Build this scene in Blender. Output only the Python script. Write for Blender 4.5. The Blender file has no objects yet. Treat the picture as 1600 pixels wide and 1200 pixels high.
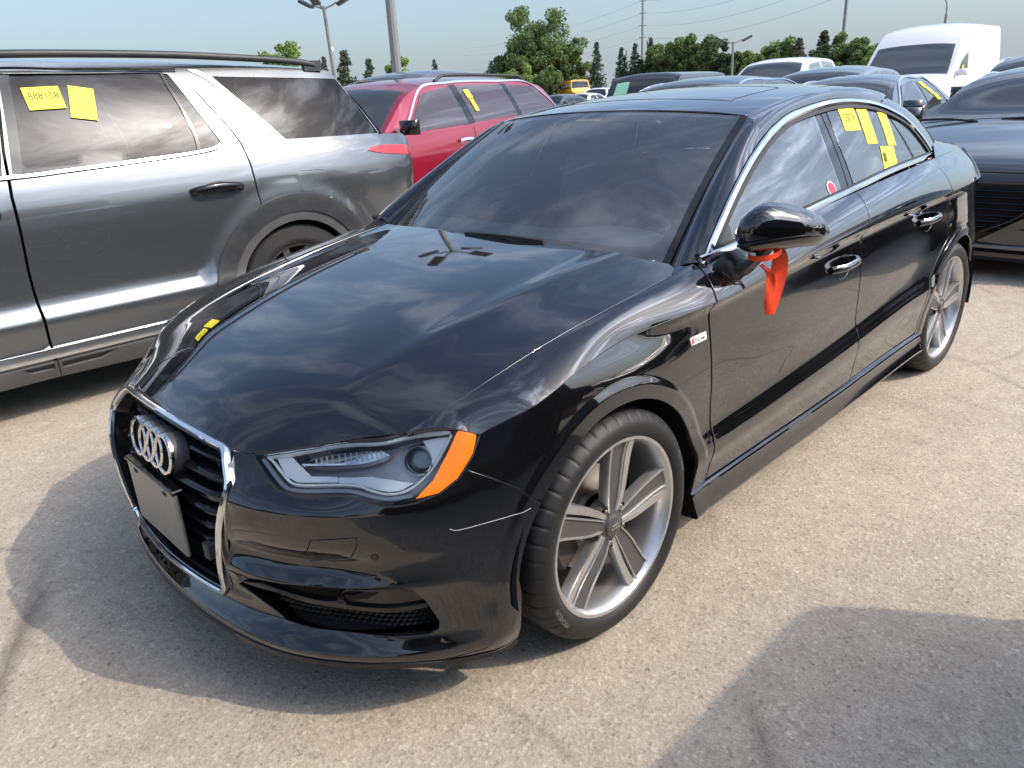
import bpy, bmesh, math, random
import numpy as np
from mathutils import Vector, Matrix
from mathutils.geometry import delaunay_2d_cdt
random.seed(7); RNG = np.random.default_rng(11)
scene = bpy.context.scene
# ---------------------------------------------------------------- camera, sky, sun, exposure
cam_d = bpy.data.cameras.new('camera'); cam = bpy.data.objects.new('camera', cam_d); scene.collection.objects.link(cam)
YAW, PITCH, ROLL = math.radians(226.4073), math.radians(20.9391), math.radians(-3.2517)
_f = Vector((math.cos(PITCH)*math.cos(YAW), math.cos(PITCH)*math.sin(YAW), -math.sin(PITCH)))
_r = _f.cross(Vector((0, 0, 1))).normalized(); _u = _r.cross(_f)
_r2 = _r*math.cos(ROLL)+_u*math.sin(ROLL); _u2 = -_r*math.sin(ROLL)+_u*math.cos(ROLL)
cam.matrix_world = Matrix(((_r2.x, _u2.x, -_f.x, 1.3745), (_r2.y, _u2.y, -_f.y, 1.9428), (_r2.z, _u2.z, -_f.z, 1.4061), (0, 0, 0, 1)))
cam_d.sensor_fit = 'HORIZONTAL'; cam_d.angle = math.radians(68.863); cam_d.clip_start = .05; cam_d.clip_end = 3000
scene.camera = cam
SUN_EL, SUN_AZ = math.radians(44), math.radians(120)      # direction towards the sun, azimuth from +x towards +y
world = bpy.data.worlds.new('World'); scene.world = world; world.use_nodes = True
wn = world.node_tree; wn.nodes.clear()
def wnode(t, **kw):
    n = wn.nodes.new('ShaderNode'+t)
    for k, v in kw.items(): setattr(n, k, v)
    return n
sky = wnode('TexSky', sky_type='NISHITA', sun_disc=False, sun_elevation=SUN_EL, sun_rotation=math.pi/2-SUN_AZ, altitude=100, air_density=1.0, dust_density=1.8, ozone_density=1.0)
bg = wnode('Background'); wo = wnode('OutputWorld'); bg.inputs['Strength'].default_value = .15
# thin broken cloud sheet overhead: noise laid out on a plane above the lot
wt = wnode('TexCoord'); sx = wnode('SeparateXYZ'); wn.links.new(wt.outputs['Generated'], sx.inputs[0])
def wmath(op, a, b=None):
    n = wnode('Math', operation=op)
    for i, v in enumerate((a, b)):
        if v is None: continue
        if hasattr(v, 'is_linked'): wn.links.new(v, n.inputs[i])
        else: n.inputs[i].default_value = v
    return n.outputs[0]
zz_ = wmath('ADD', wmath('MAXIMUM', sx.outputs[2], 0.0), .10)
cv = wnode('CombineXYZ'); wn.links.new(wmath('DIVIDE', sx.outputs[0], zz_), cv.inputs[0]); wn.links.new(wmath('DIVIDE', sx.outputs[1], zz_), cv.inputs[1])
mp = wnode('Mapping'); mp.inputs['Rotation'].default_value = (0, 0, .5); mp.inputs['Scale'].default_value = (1.6, .8, 1); wn.links.new(cv.outputs[0], mp.inputs[0])
cn = wnode('TexNoise'); cn.inputs['Scale'].default_value = 2.1; cn.inputs['Detail'].default_value = 9; cn.inputs['Roughness'].default_value = .62; cn.inputs['Distortion'].default_value = .5; wn.links.new(mp.outputs[0], cn.inputs['Vector'])
cr = wnode('MapRange', interpolation_type='SMOOTHSTEP'); wn.links.new(cn.outputs['Fac'], cr.inputs['Value']); cr.inputs['From Min'].default_value = .43; cr.inputs['From Max'].default_value = .74; cr.inputs['To Max'].default_value = .85
el = wnode('MapRange', interpolation_type='SMOOTHSTEP'); wn.links.new(sx.outputs[2], el.inputs['Value']); el.inputs['From Min'].default_value = .10; el.inputs['From Max'].default_value = .40
cf = wmath('MULTIPLY', cr.outputs[0], el.outputs[0])
cb_ = wnode('MixRGB', blend_type='MULTIPLY'); cb_.inputs['Fac'].default_value = 1; wn.links.new(sky.outputs[0], cb_.inputs['Color1']); cb_.inputs['Color2'].default_value = (.9, .95, 1.0, 1)
ca = wnode('MixRGB', blend_type='ADD'); ca.inputs['Fac'].default_value = 1; wn.links.new(cb_.outputs[0], ca.inputs['Color1']); ca.inputs['Color2'].default_value = (3.9, 4.1, 4.35, 1)
gd = wnode('VectorMath', operation='DOT_PRODUCT'); wn.links.new(wt.outputs['Generated'], gd.inputs[0]); gd.inputs[1].default_value = (math.cos(SUN_EL)*math.cos(SUN_AZ), math.cos(SUN_EL)*math.sin(SUN_AZ), math.sin(SUN_EL))
gp_ = wmath('MAXIMUM', gd.outputs['Value'], 0.0)
cs_ = wnode('VectorMath', operation='SCALE'); wn.links.new(ca.outputs[0], cs_.inputs[0]); wn.links.new(wmath('ADD', wmath('MULTIPLY', wmath('POWER', gp_, 3.0), 2.6), .74), cs_.inputs['Scale'])
cmx = wnode('MixRGB'); wn.links.new(cf, cmx.inputs['Fac']); wn.links.new(sky.outputs[0], cmx.inputs['Color1']); wn.links.new(cs_.outputs[0], cmx.inputs['Color2'])
# pale summer haze thickening towards the horizon, the same all round
hup = wmath('SUBTRACT', 1.0, wmath('MAXIMUM', sx.outputs[2], 0.0)); hf = wmath('MULTIPLY', wmath('POWER', hup, 7.0), .97)
hc = wnode('MixRGB'); wn.links.new(wmath('POWER', hup, 22.0), hc.inputs['Fac']); hc.inputs['Color1'].default_value = (1.40, 1.90, 2.45, 1); hc.inputs['Color2'].default_value = (2.25, 2.60, 2.80, 1)
hm_ = wnode('MixRGB'); wn.links.new(hf, hm_.inputs['Fac']); wn.links.new(cmx.outputs[0], hm_.inputs['Color1']); wn.links.new(hc.outputs[0], hm_.inputs['Color2'])
# the hazy air is brighter around the sun (forward scattering)
gl_ = wmath('ADD', wmath('ADD', wmath('MULTIPLY', wmath('POWER', gp_, 2.0), .55), wmath('MULTIPLY', wmath('POWER', gp_, 140.0), 1.2)), 1.0)
gm = wnode('VectorMath', operation='SCALE'); wn.links.new(hm_.outputs[0], gm.inputs[0]); wn.links.new(gl_, gm.inputs['Scale'])
wn.links.new(gm.outputs[0], bg.inputs[0]); wn.links.new(bg.outputs[0], wo.inputs[0])
sun_d = bpy.data.lights.new('sun', 'SUN'); sun = bpy.data.objects.new('sun', sun_d); scene.collection.objects.link(sun)
sun_d.energy = 2.15; sun_d.angle = math.radians(.55); sun_d.color = (1, .86, .665)
_sd = Vector((math.cos(SUN_EL)*math.cos(SUN_AZ), math.cos(SUN_EL)*math.sin(SUN_AZ), math.sin(SUN_EL)))
sun.rotation_euler = _sd.to_track_quat('Z', 'Y').to_euler()
scene.view_settings.view_transform = 'Standard'; scene.view_settings.look = 'None'; scene.view_settings.exposure = .50; scene.view_settings.gamma = 1
scene.render.engine = 'CYCLES'
# ---------------------------------------------------------------- surfaces of the black sedan (metres, front axle at x=0, +x forward, +y its left)
def nspl(xs, ys):
    """natural cubic spline"""
    xs = np.asarray(xs, float); ys = np.asarray(ys, float)
    if xs[0] > xs[-1]: xs = xs[::-1]; ys = ys[::-1]
    n = len(xs); h = np.diff(xs)
    A = np.zeros((n, n)); b = np.zeros((n,) + ys.shape[1:])
    A[0, 0] = A[-1, -1] = 1
    for i in range(1, n - 1):
        A[i, i-1] = h[i-1]; A[i, i] = 2*(h[i-1]+h[i]); A[i, i+1] = h[i]
        b[i] = 6*((ys[i+1]-ys[i])/h[i] - (ys[i]-ys[i-1])/h[i-1])
    m = np.linalg.solve(A, b)
    def f(x):
        x = np.asarray(x, float)
        i = np.clip(np.searchsorted(xs, x) - 1, 0, n-2)
        x0 = xs[i]; x1 = xs[i+1]; hh = x1-x0
        ex = (lambda a: a[..., None]) if ys.ndim > 1 else (lambda a: a)
        a = ex((x1-x)/hh); c = ex((x-x0)/hh)
        h2 = ex(hh*hh/6)
        return a*ys[i] + c*ys[i+1] + ((a**3-a)*m[i] + (c**3-c)*m[i+1])*h2
    return f
def pch(xs, ys):
    """monotone piecewise cubic"""
    xs = np.asarray(xs, float); ys = np.asarray(ys, float)
    if xs[0] > xs[-1]: xs = xs[::-1]; ys = ys[::-1]
    h = np.diff(xs); d = np.diff(ys)/h; m = np.zeros(len(xs))
    for i in range(1, len(xs)-1):
        if d[i-1]*d[i] > 0: m[i] = 2*d[i-1]*d[i]/(d[i-1]+d[i])
    m[0] = d[0]; m[-1] = d[-1]
    def f(x):
        x = np.asarray(x, float); xc = np.clip(x, xs[0], xs[-1])
        i = np.clip(np.searchsorted(xs, xc)-1, 0, len(xs)-2)
        t = (xc-xs[i])/h[i]
        r = (2*t**3-3*t**2+1)*ys[i]+(t**3-2*t**2+t)*h[i]*m[i]+(-2*t**3+3*t**2)*ys[i+1]+(t**3-t**2)*h[i]*m[i+1]
        return r + (x-xc)*np.where(x < xs[0], m[0], m[-1])
    return f
def sst(a, b, x):
    t = np.clip((np.asarray(x, float)-a)/(b-a), 0, 1)
    return t*t*(3-2*t)

PLAN = [(.868,0),(.861,.16),(.842,.31),(.797,.475),(.72,.615),(.61,.735),(.48,.815),(.35,.862),(.18,.886),(0,.894),
        (-.4,.896),(-1.0,.896),(-1.6,.896),(-2.2,.896),(-2.637,.890),(-2.90,.866),(-3.12,.820),(-3.32,.735),(-3.46,.60),(-3.54,.40),(-3.572,.2),(-3.578,0)]
_p = np.array(PLAN); _p = np.r_[_p[3:0:-1]*np.array([1,-1]), _p]; _t = np.r_[0, np.cumsum(np.hypot(*np.diff(_p, axis=0).T))]
_t -= _t[3]; _f = nspl(_t, _p); _tt = np.linspace(0, _t[-1], 1600); _pp = _f(_tt)
_ss = np.r_[0, np.cumsum(np.hypot(*np.diff(_pp, axis=0).T))]; UMAX = _ss[-1]
def plan(u):
    a = np.abs(u)
    return np.stack([np.interp(a, _ss, _pp[:, 0]), np.interp(a, _ss, _pp[:, 1])], -1)
_un = np.linspace(0, UMAX, 400)
_c = _f(np.interp(_un, _ss, _tt)); _d = np.gradient(_c, _un, axis=0); _d /= np.linalg.norm(_d, axis=1)[:, None]
_fx = nspl(_un, _c[:, 0]); _fy = nspl(_un, _c[:, 1])
_d[0] = (0, 1); _nx = nspl(_un, _d[:, 1]); _ny = nspl(_un, -_d[:, 0])
def u_of_x(x): return np.interp(-np.asarray(x, float), -_pp[:, 0], _ss)
# vertical profiles (z, offset from the plan outline) at stations along the outline
PC = [(.10,-.08),(.13,-.045),(.17,-.016),(.195,-.002),(.205,0),(.213,-.005),(.235,-.024),(.258,-.038),(.275,-.034),(.30,-.020),(.36,-.010),(.45,-.005),(.55,-.013),(.62,-.042),(.66,-.066),(.69,-.087),(.75,-.150)]
PF = [(.10,-.09),(.13,-.05),(.17,-.016),(.195,-.002),(.207,0),(.215,-.006),(.237,-.028),(.258,-.044),(.29,-.046),(.34,-.036),(.375,-.014),(.392,-.001),(.400,-.002),(.412,-.012),(.432,-.028),(.450,-.030),(.470,-.021),(.495,-.010),(.53,-.006),(.575,-.006),(.592,-.014),(.62,-.046),(.66,-.093),(.684,-.126),(.71,-.158),(.75,-.21)]
PK = [(.10,-.09),(.13,-.045),(.16,-.014),(.19,-.001),(.205,0),(.225,-.010),(.25,-.018),(.30,-.016),(.36,-.008),(.39,-.002),(.42,-.007),(.45,-.010),(.48,-.007),(.53,-.006),(.58,-.010),(.61,-.018),(.65,-.042),(.70,-.080),(.725,-.102),(.75,-.127),(.80,-.18)]
PK2 = [(.10,-.06),(.13,-.03),(.16,-.012),(.2,0),(.24,-.002),(.30,-.004),(.38,-.002),(.45,-.002),(.53,-.003),(.60,-.007),(.65,-.017),(.70,-.035),(.735,-.052),(.78,-.085),(.82,-.12)]
PA = [(.10,-.08),(.15,-.05),(.20,-.035),(.30,-.014),(.4,-.004),(.5,-.001),(.6,-.003),(.7,-.012),(.76,-.022),(.80,-.034),(.86,-.06)]
PD = [(.10,-.07),(.15,-.055),(.20,-.040),(.26,-.026),(.33,-.014),(.385,-.002),(.403,-.002),(.43,-.0105),(.472,-.0240),(.53,-.0262),(.60,-.0242),(.68,-.0245),(.75,-.0272),(.80,-.0305),(.835,-.0320),(.852,-.0275),(.870,-.012),(.885,-.002),(.95,.004)]
PQ = [(.10,-.08),(.15,-.05),(.20,-.035),(.30,-.012),(.4,-.004),(.5,-.002),(.6,-.005),(.7,-.012),(.80,-.018),(.842,-.018),(.866,-.013),(.89,-.006),(.95,-.002)]
PR = [(.10,-.10),(.15,-.06),(.20,-.02),(.30,-.0),(.5,0),(.62,-.012),(.72,-.03),(.80,-.045),(.89,-.055),(.98,-.07)]
_st = [(0,PC),(.22,PC),(.47,PF),(.62,PF),(.84,PK),(1.02,PK2),(1.18,PA),(float(u_of_x(.02)),PA),(float(u_of_x(-.52)),PD),(float(u_of_x(-2.05)),PD),(float(u_of_x(-2.6)),PQ),(float(u_of_x(-2.9)),PQ),(float(u_of_x(-3.2)),PR),(UMAX,PR)]
_su = np.array([s[0] for s in _st]); _sp = [pch(*zip(*s[1])) for s in _st]
_wf = []
for i in range(len(_st)):
    e = np.zeros(len(_st)); e[i] = 1; _wf.append(pch(_su, e))
_ga = np.linspace(0, UMAX, 1400); _gz = np.linspace(.08, 1.02, 480)
_Wt = np.stack([w(_ga) for w in _wf], 1); _Pt = np.stack([p(_gz) for p in _sp], 1)
def _cr(T, t):
    n = len(T); t = np.clip(t, 1, n-2.001); i = t.astype(int); f = (t-i)[..., None]
    a, b, c, d = T[i-1], T[i], T[i+1], T[np.minimum(i+2, n-1)]
    return b+.5*f*(c-a+f*(2*a-5*b+4*c-d+f*(3*(b-c)+d-a)))
ZT = nspl([.42,.26,.165,.03,-.11,-.29,-.42,-.82,-1.45,-2.33,-2.8,-3.15],[.713,.765,.788,.811,.824,.837,.846,.871,.896,.914,.921,.922])
ZD = pch([.3,-.45,-1.2,-2.15,-2.6],[.395,.395,.425,.49,.50])
ARCH = [(0.0,.322),(-2.637,.322)]
def L(u, z):
    """side and bumper skin: u along the plan outline (negative = right-hand side), z height"""
    u = np.asarray(u, float); z = np.asarray(z, float); a = np.abs(u)
    x0 = _fx(a)
    k = sst(.30, -.35, x0)
    zt = ZT(np.clip(x0, -3.15, .42))*k + .885*(1-k)
    zd = ZD(x0)*k + .395*(1-k)
    zw = np.where(z < .26, z, np.where(z < zd, .26+(z-.26)*(.395-.26)/(zd-.26), np.where(z < zt, .395+(z-zd)*(.885-.395)/(zt-zd), .885+(z-zt))))
    off = (_cr(_Wt, np.clip(a, 0, UMAX)/UMAX*1399+0*z)*_cr(_Pt, (zw-.08)/.94*479+0*a)).sum(-1)
    for (cx, cz) in ARCH:
        r = np.hypot(x0-cx, z-cz)
        off = off + .0055*sst(.418, .392, r)*sst(.20, .30, z) + .004*sst(.62, .42, r)*sst(.3, .5, z)
    nx = _nx(a); ny = _ny(a)
    return np.stack([x0+nx*off, (_fy(a)+ny*off)*np.where(u < 0, -1, 1), z+0*u], -1)
# upper edge of the shoulder: hood edge, then window belt, then rear deck edge
EX = [.525,.417,.191,-.135,-.345,-.49,-.72,-1.215,-1.536,-2.375,-2.7,-3.0,-3.2]
EY = nspl(EX,[.685,.722,.753,.777,.786,.793,.806,.815,.815,.792,.762,.72,.69])
EZ = nspl(EX,[.726,.768,.833,.893,.922,.942,.958,.995,1.016,1.054,1.056,1.05,1.04])
SHV = .13
def B(x, v):
    """shoulder between the side crease and the hood edge / window belt; v 0..SHV"""
    x = np.asarray(x, float); t = np.asarray(v, float)/SHV
    xc = np.clip(x, -3.2, .42); P = L(u_of_x(xc), ZT(xc)); y0 = P[..., 1]; z0 = P[..., 2]
    y1 = EY(x); z1 = EZ(x)
    bl = .016 - .007*sst(-.35, .3, x)
    q = 4*t*(1-t)
    ny = (z1-z0); nz = (y0-y1); ln = np.hypot(ny, nz)
    return np.stack([x+0*t, y0+(y1-y0)*t+ny/ln*bl*q, z0+(z1-z0)*t+nz/ln*bl*q], -1)
HX = [.80,.77,.72,.65,.55,.40,.2,0,-.2,-.36,-.5]
HZ = nspl(HX, [.676,.697,.728,.762,.800,.842,.886,.922,.951,.970,.985])
_hx = np.linspace(-.6, .85, 600)
_hy = np.where(_hx < .525, EY(np.minimum(_hx, .525)), pch([.5,.525,.63,.724,.80],[.70,.685,.505,.38,.30])(_hx))
_hz = np.where(_hx < .525, EZ(np.minimum(_hx, .525)), pch([.5,.525,.63,.724,.80],[.735,.726,.690,.672,.655])(_hx))
_k = np.exp(-.5*(np.arange(-24, 25)/9.)**2); _k /= _k.sum()
_sm = lambda a: np.convolve(np.r_[2*a[0]-a[24:0:-1], a, 2*a[-1]-a[-2:-26:-1]], _k, 'valid')
HEY = nspl(_hx[::12], _sm(_hy)[::12]); HEZ = nspl(_hx[::12], _sm(_hz)[::12])
def hood(x, y):
    """bonnet skin z(x,y)"""
    x = np.asarray(x, float); y = np.asarray(y, float); a = np.abs(y)
    ye = HEY(np.clip(x, -.55, .80)); edge = HEZ(np.clip(x, -.55, .80))
    zc = HZ(x)
    t = a/ye
    drop = zc-edge
    z = zc - drop*np.clip(t, 0, 1.3)**3.2
    # longitudinal crease, fading towards the nose
    yc = .50 + .10*(.4-x)
    cr = .006*np.exp(-((a-yc)/.05)**2)*sst(.75, .2, x)
    return np.stack([x, y+0*x, z+cr], -1)
def G(x, z):
    """side glass and pillars"""
    x = np.asarray(x, float); z = np.asarray(z, float)
    h = z-.96
    return np.stack([x, .826-.43*h-.34*h*h-.028*(x+1.4)**2, z+0*x], -1)
# windscreen: base line and header line as functions of y
WBX = lambda y: -.30-.13*(np.abs(y)/.69)**2.4
WBZ = lambda y: .935-.040*(np.abs(y)/.69)**2
WHX = lambda y: -1.015-.058*(np.abs(y)/.585)**2
WHZ = lambda y: 1.338-.030*(np.abs(y)/.585)**2
def wind(s, t):
    """s -1..1 across, t 0 base .. 1 header"""
    s = np.asarray(s, float); t = np.asarray(t, float)
    yb = s*.700; yh = s*.588
    x0, z0, x1, z1 = WBX(yb), WBZ(yb), WHX(yh), WHZ(yh)
    q = 4*t*(1-t)*.022
    return np.stack([x0+(x1-x0)*t+q*.5, yb+(yh-yb)*t, z0+(z1-z0)*t+q*.87], -1)
RZ = nspl([-.9,-1.015,-1.2,-1.5,-1.8,-2.1,-2.4,-2.6],[1.314,1.340,1.370,1.399,1.411,1.402,1.366,1.33])
REY = nspl([-1.0,-1.073,-1.3,-1.7,-2.1,-2.45,-2.6],[.592,.588,.570,.553,.543,.535,.53])
def roof(x, y):
    x = np.asarray(x, float); y = np.asarray(y, float)
    t = np.abs(y)/.57
    return np.stack([x, y, RZ(x)-.034*t**2-.006*t**6], -1)
def rearglass(s, t):
    s = np.asarray(s, float); t = np.asarray(t, float)
    x0 = -2.40+.03*s*s; z0 = 1.36-.045*s*s; y0 = .535*s
    x1 = -3.02+.06*s*s; z1 = 1.075-.012*s*s; y1 = .62*s
    q = 4*t*(1-t)*.03
    return np.stack([x0+(x1-x0)*t-q*.4, y0+(y1-y0)*t, z0+(z1-z0)*t+q*.9], -1)
# ---------------------------------------------------------------- helpers
COL = scene.collection
MATS = {}
def newmat(name):
    m = bpy.data.materials.new(name); m.use_nodes = True
    nt = m.node_tree; nt.nodes.clear()
    o = nt.nodes.new('ShaderNodeOutputMaterial')
    MATS[name] = m
    return m, nt, o
def nd(nt, typ, ins=None, **kw):
    n = nt.nodes.new('ShaderNode'+typ)
    for k, v in kw.items(): setattr(n, k, v)
    for k, v in (ins or {}).items():
        s = n.inputs[k]
        if hasattr(v, 'default_value') or hasattr(v, 'is_linked'): nt.links.new(v, s)
        else: s.default_value = v
    return n
def c4(c): return (c[0], c[1], c[2], 1)
def prin(name, col, rough=.5, metal=0, spec=.5, coat=0, coat_rough=.03, noise=0, nscale=40, dirt=None, dscale=6, damt=.3, bump=0, bscale=200, emit=0, trans=0, ior=1.5, rvar=0):
    """principled material with procedural colour grain, dust and fine relief"""
    m, nt, o = newmat(name)
    p = nd(nt, 'BsdfPrincipled', {'Roughness': rough, 'Metallic': metal, 'IOR': ior, 'Specular IOR Level': spec, 'Coat Weight': coat, 'Coat Roughness': coat_rough, 'Transmission Weight': trans})
    p.inputs['Base Color'].default_value = c4(col)
    tc = nd(nt, 'TexCoord'); src = tc.outputs['Object']; colout = None
    if noise:
        n = nd(nt, 'TexNoise', {'Vector': src, 'Scale': nscale, 'Detail': 6, 'Roughness': .65})
        mx = nd(nt, 'MixRGB', {'Fac': n.outputs['Fac'], 'Color1': c4([v*(1-noise) for v in col]), 'Color2': c4([min(1, v*(1+noise)) for v in col])})
        colout = mx.outputs[0]
    if dirt is not None:
        n = nd(nt, 'TexNoise', {'Vector': src, 'Scale': dscale, 'Detail': 8, 'Roughness': .7})
        r = nd(nt, 'ValToRGB', {'Fac': n.outputs['Fac']}); r.color_ramp.elements[0].position = .42; r.color_ramp.elements[1].position = .75
        r.color_ramp.elements[1].color = (damt, damt, damt, 1)
        mx = nd(nt, 'MixRGB', {'Fac': r.outputs[0], 'Color1': colout or c4(col), 'Color2': c4(dirt)})
        colout = mx.outputs[0]
        if rvar:
            ma = nd(nt, 'MapRange', {'Value': r.outputs[0], 'To Min': rough, 'To Max': rough+rvar}); nt.links.new(ma.outputs[0], p.inputs['Roughness'])
    if colout: nt.links.new(colout, p.inputs['Base Color'])
    if bump:
        n = nd(nt, 'TexNoise', {'Vector': src, 'Scale': bscale, 'Detail': 4})
        b = nd(nt, 'Bump', {'Height': n.outputs['Fac'], 'Strength': bump, 'Distance': .002}); nt.links.new(b.outputs[0], p.inputs['Normal'])
    if emit:
        p.inputs['Emission Color'].default_value = c4(col); p.inputs['Emission Strength'].default_value = emit
    nt.links.new(p.outputs[0], o.inputs[0])
    return m
def glassmat(name, tint, rough=0.0, ior=1.5, haze=0):
    """thin pane: fresnel mirror over a tinted clear sheet"""
    m, nt, o = newmat(name)
    f = nd(nt, 'Fresnel', {'IOR': ior})
    t = nd(nt, 'BsdfTransparent', {'Color': c4(tint)}); g = nd(nt, 'BsdfGlossy', {'Roughness': rough, 'Color': (1, 1, 1, 1)})
    base = t.outputs[0]
    if haze:
        d = nd(nt, 'BsdfDiffuse', {'Color': (.42, .46, .46, 1)})  # pale veil: dust on the pane, plus reflected sky and dashboard painted in
        mh = nd(nt, 'MixShader', {0: haze, 1: base, 2: d.outputs[0]}); base = mh.outputs[0]
    mx = nd(nt, 'MixShader', {0: f.outputs[0], 1: base, 2: g.outputs[0]})
    nt.links.new(mx.outputs[0], o.inputs[0])
    return m

class MB:
    """collects geometry; build() links it as one mesh object"""
    def __init__(s): s.v = []; s.f = []; s.n = []; s.has = False
    def add(s, verts, faces, normals=None):
        b = len(s.v); s.v += [tuple(map(float, p)) for p in verts]
        s.f += [tuple(int(i)+b for i in f) for f in faces]
        if normals is not None: s.n += [tuple(map(float, q)) for q in normals]; s.has = True
        else: s.n += [None]*len(verts)
        return s
    def box(s, c, d, rot=None, bev=0):
        hx, hy, hz = d[0]/2, d[1]/2, d[2]/2
        bev = min(bev, hx*.9, hy*.9, hz*.9)
        if bev > 0:
            pts = []; 
            for sx in (-1, 1):
                for sy in (-1, 1):
                    for sz in (-1, 1):
                        pts += [(sx*hx, sy*(hy-bev), sz*(hz-bev)), (sx*(hx-bev), sy*hy, sz*(hz-bev)), (sx*(hx-bev), sy*(hy-bev), sz*hz)]
            return s.hull(pts, c, rot)
        pts = [(sx*hx, sy*hy, sz*hz) for sx in (-1, 1) for sy in (-1, 1) for sz in (-1, 1)]
        f = [(0,1,3,2),(4,6,7,5),(0,4,5,1),(2,3,7,6),(0,2,6,4),(1,5,7,3)]
        if rot is not None: pts = [rot @ Vector(p) for p in pts]
        return s.add([(p[0]+c[0], p[1]+c[1], p[2]+c[2]) for p in pts], f)
    def hull(s, pts, c=(0,0,0), rot=None):
        bm = bmesh.new(); vs = [bm.verts.new(p) for p in pts]
        bmesh.ops.convex_hull(bm, input=vs)
        bmesh.ops.dissolve_limit(bm, angle_limit=.02, verts=bm.verts, edges=bm.edges)
        bm.verts.index_update(); P = [v.co.copy() for v in bm.verts]
        if rot is not None: P = [rot @ p for p in P]
        F = [tuple(v.index for v in f.verts) for f in bm.faces]; bm.free()
        return s.add([(p[0]+c[0], p[1]+c[1], p[2]+c[2]) for p in P], F)
    def lathe(s, prof, n=48, axis='y', c=(0,0,0), closed=False, a0=0, a1=2*math.pi):
        """prof: (radius, along-axis)"""
        full = abs(a1-a0-2*math.pi) < 1e-6; m = len(prof); V = []; F = []
        cnt = n if full else n+1
        for i in range(cnt):
            a = a0+(a1-a0)*i/n; ca, sa = math.cos(a), math.sin(a)
            for r, h in prof:
                if axis == 'y': V.append((c[0]+r*ca, c[1]+h, c[2]+r*sa))
                elif axis == 'z': V.append((c[0]+r*ca, c[1]+r*sa, c[2]+h))
                else: V.append((c[0]+h, c[1]+r*ca, c[2]+r*sa))
        for i in range(n):
            j = (i+1) % cnt
            for k in range(m if closed else m-1):
                l = (k+1) % m
                F.append((i*m+k, i*m+l, j*m+l, j*m+k))
        return s.add(V, F)
    def tube(s, path, r, n=8, closed=False, caps=True):
        P = [Vector(p) for p in path]; m = len(P); V = []; F = []; pn = None
        rr = r if hasattr(r, '__len__') else [r]*m
        for i in range(m):
            t = (P[(i+1) % m]-P[i-1]) if closed else (P[min(i+1, m-1)]-P[max(i-1, 0)])
            t.normalize()
            if pn is None:
                pn = t.orthogonal().normalized()
            pn = (pn-t*pn.dot(t)).normalized(); b = t.cross(pn)
            for k in range(n):
                a = 2*math.pi*k/n; q = P[i]+(pn*math.cos(a)+b*math.sin(a))*rr[i]; V.append(q)
        for i in range(m if closed else m-1):
            j = (i+1) % m
            for k in range(n): F.append((i*n+k, i*n+(k+1) % n, j*n+(k+1) % n, j*n+k))
        if caps and not closed: F += [tuple(range(n-1, -1, -1)), tuple(range((m-1)*n, m*n))]
        return s.add(V, F)
    def sweep(s, path, nrm, prof, closed=False, caps=True):
        """sweep a profile [(sideways, outward)] along path with outward vectors nrm"""
        P = np.asarray(path, float); N = np.asarray(nrm, float); m = len(P); k = len(prof)
        T = (np.roll(P, -1, 0)-np.roll(P, 1, 0)) if closed else np.gradient(P, axis=0)
        T /= np.linalg.norm(T, axis=1)[:, None]
        N = N-T*(N*T).sum(1)[:, None]; N /= np.linalg.norm(N, axis=1)[:, None]
        S = np.cross(T, N); V = []; F = []
        for i in range(m):
            for a, b in prof: V.append(P[i]+S[i]*a+N[i]*b)
        for i in range(m if closed else m-1):
            j = (i+1) % m
            for q in range(k): F.append((i*k+q, i*k+(q+1) % k, j*k+(q+1) % k, j*k+q))
        if caps and not closed: F += [tuple(range(k)), tuple(range((m-1)*k, m*k))[::-1]]
        return s.add(V, F)
    def grid(s, P, flip=False):
        """P (a,b,3)"""
        a, b = P.shape[:2]; F = []
        for i in range(a-1):
            for j in range(b-1):
                q = (i*b+j, i*b+j+1, (i+1)*b+j+1, (i+1)*b+j); F.append(q[::-1] if flip else q)
        return s.add(P.reshape(-1, 3), F)
    def mirror(s):
        o = MB(); o.v = [(x, -y, z) for x, y, z in s.v]; o.f = [f[::-1] for f in s.f]; o.n = [None if q is None else (q[0], -q[1], q[2]) for q in s.n]; o.has = s.has
        return o
    def join(s, o):
        b = len(s.v); s.v += o.v; s.n += o.n; s.f += [tuple(i+b for i in f) for f in o.f]; s.has |= o.has
        return s
    def build(s, name, mat, parent=None, smooth=35, fix=True):
        me = bpy.data.meshes.new(name); me.from_pydata(s.v, [], s.f); me.update()
        if mat: me.materials.append(MATS[mat] if isinstance(mat, str) else mat)
        if s.has:
            me.polygons.foreach_set('use_smooth', [True]*len(me.polygons))
            vn = np.zeros(len(me.vertices)*3); me.vertices.foreach_get('normal', vn); vn = vn.reshape(-1, 3)
            me.normals_split_custom_set_from_vertices([tuple(vn[i]) if q is None else q for i, q in enumerate(s.n)])
        else:
            bm = bmesh.new(); bm.from_mesh(me)
            if fix: bmesh.ops.recalc_face_normals(bm, faces=bm.faces)
            if smooth:
                th = math.radians(smooth)
                for f in bm.faces: f.smooth = True
                for e in bm.edges:
                    if len(e.link_faces) == 2 and e.calc_face_angle(0) > th: e.smooth = False
            bm.to_mesh(me); bm.free()
        o = bpy.data.objects.new(name, me); COL.objects.link(o)
        if parent: o.parent = parent
        return o
def inside(P, loops):
    P = np.asarray(P, float); r = np.zeros(len(P), bool)
    for lp in loops:
        q = np.asarray(lp, float); a = q; b = np.roll(q, -1, 0)
        for (x0, y0), (x1, y1) in zip(a, b):
            if y0 == y1: continue
            c = ((P[:, 1] >= min(y0, y1)) & (P[:, 1] < max(y0, y1)))
            r ^= c & (P[:, 0] < x0+(P[:, 1]-y0)*(x1-x0)/(y1-y0))
    return r
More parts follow.
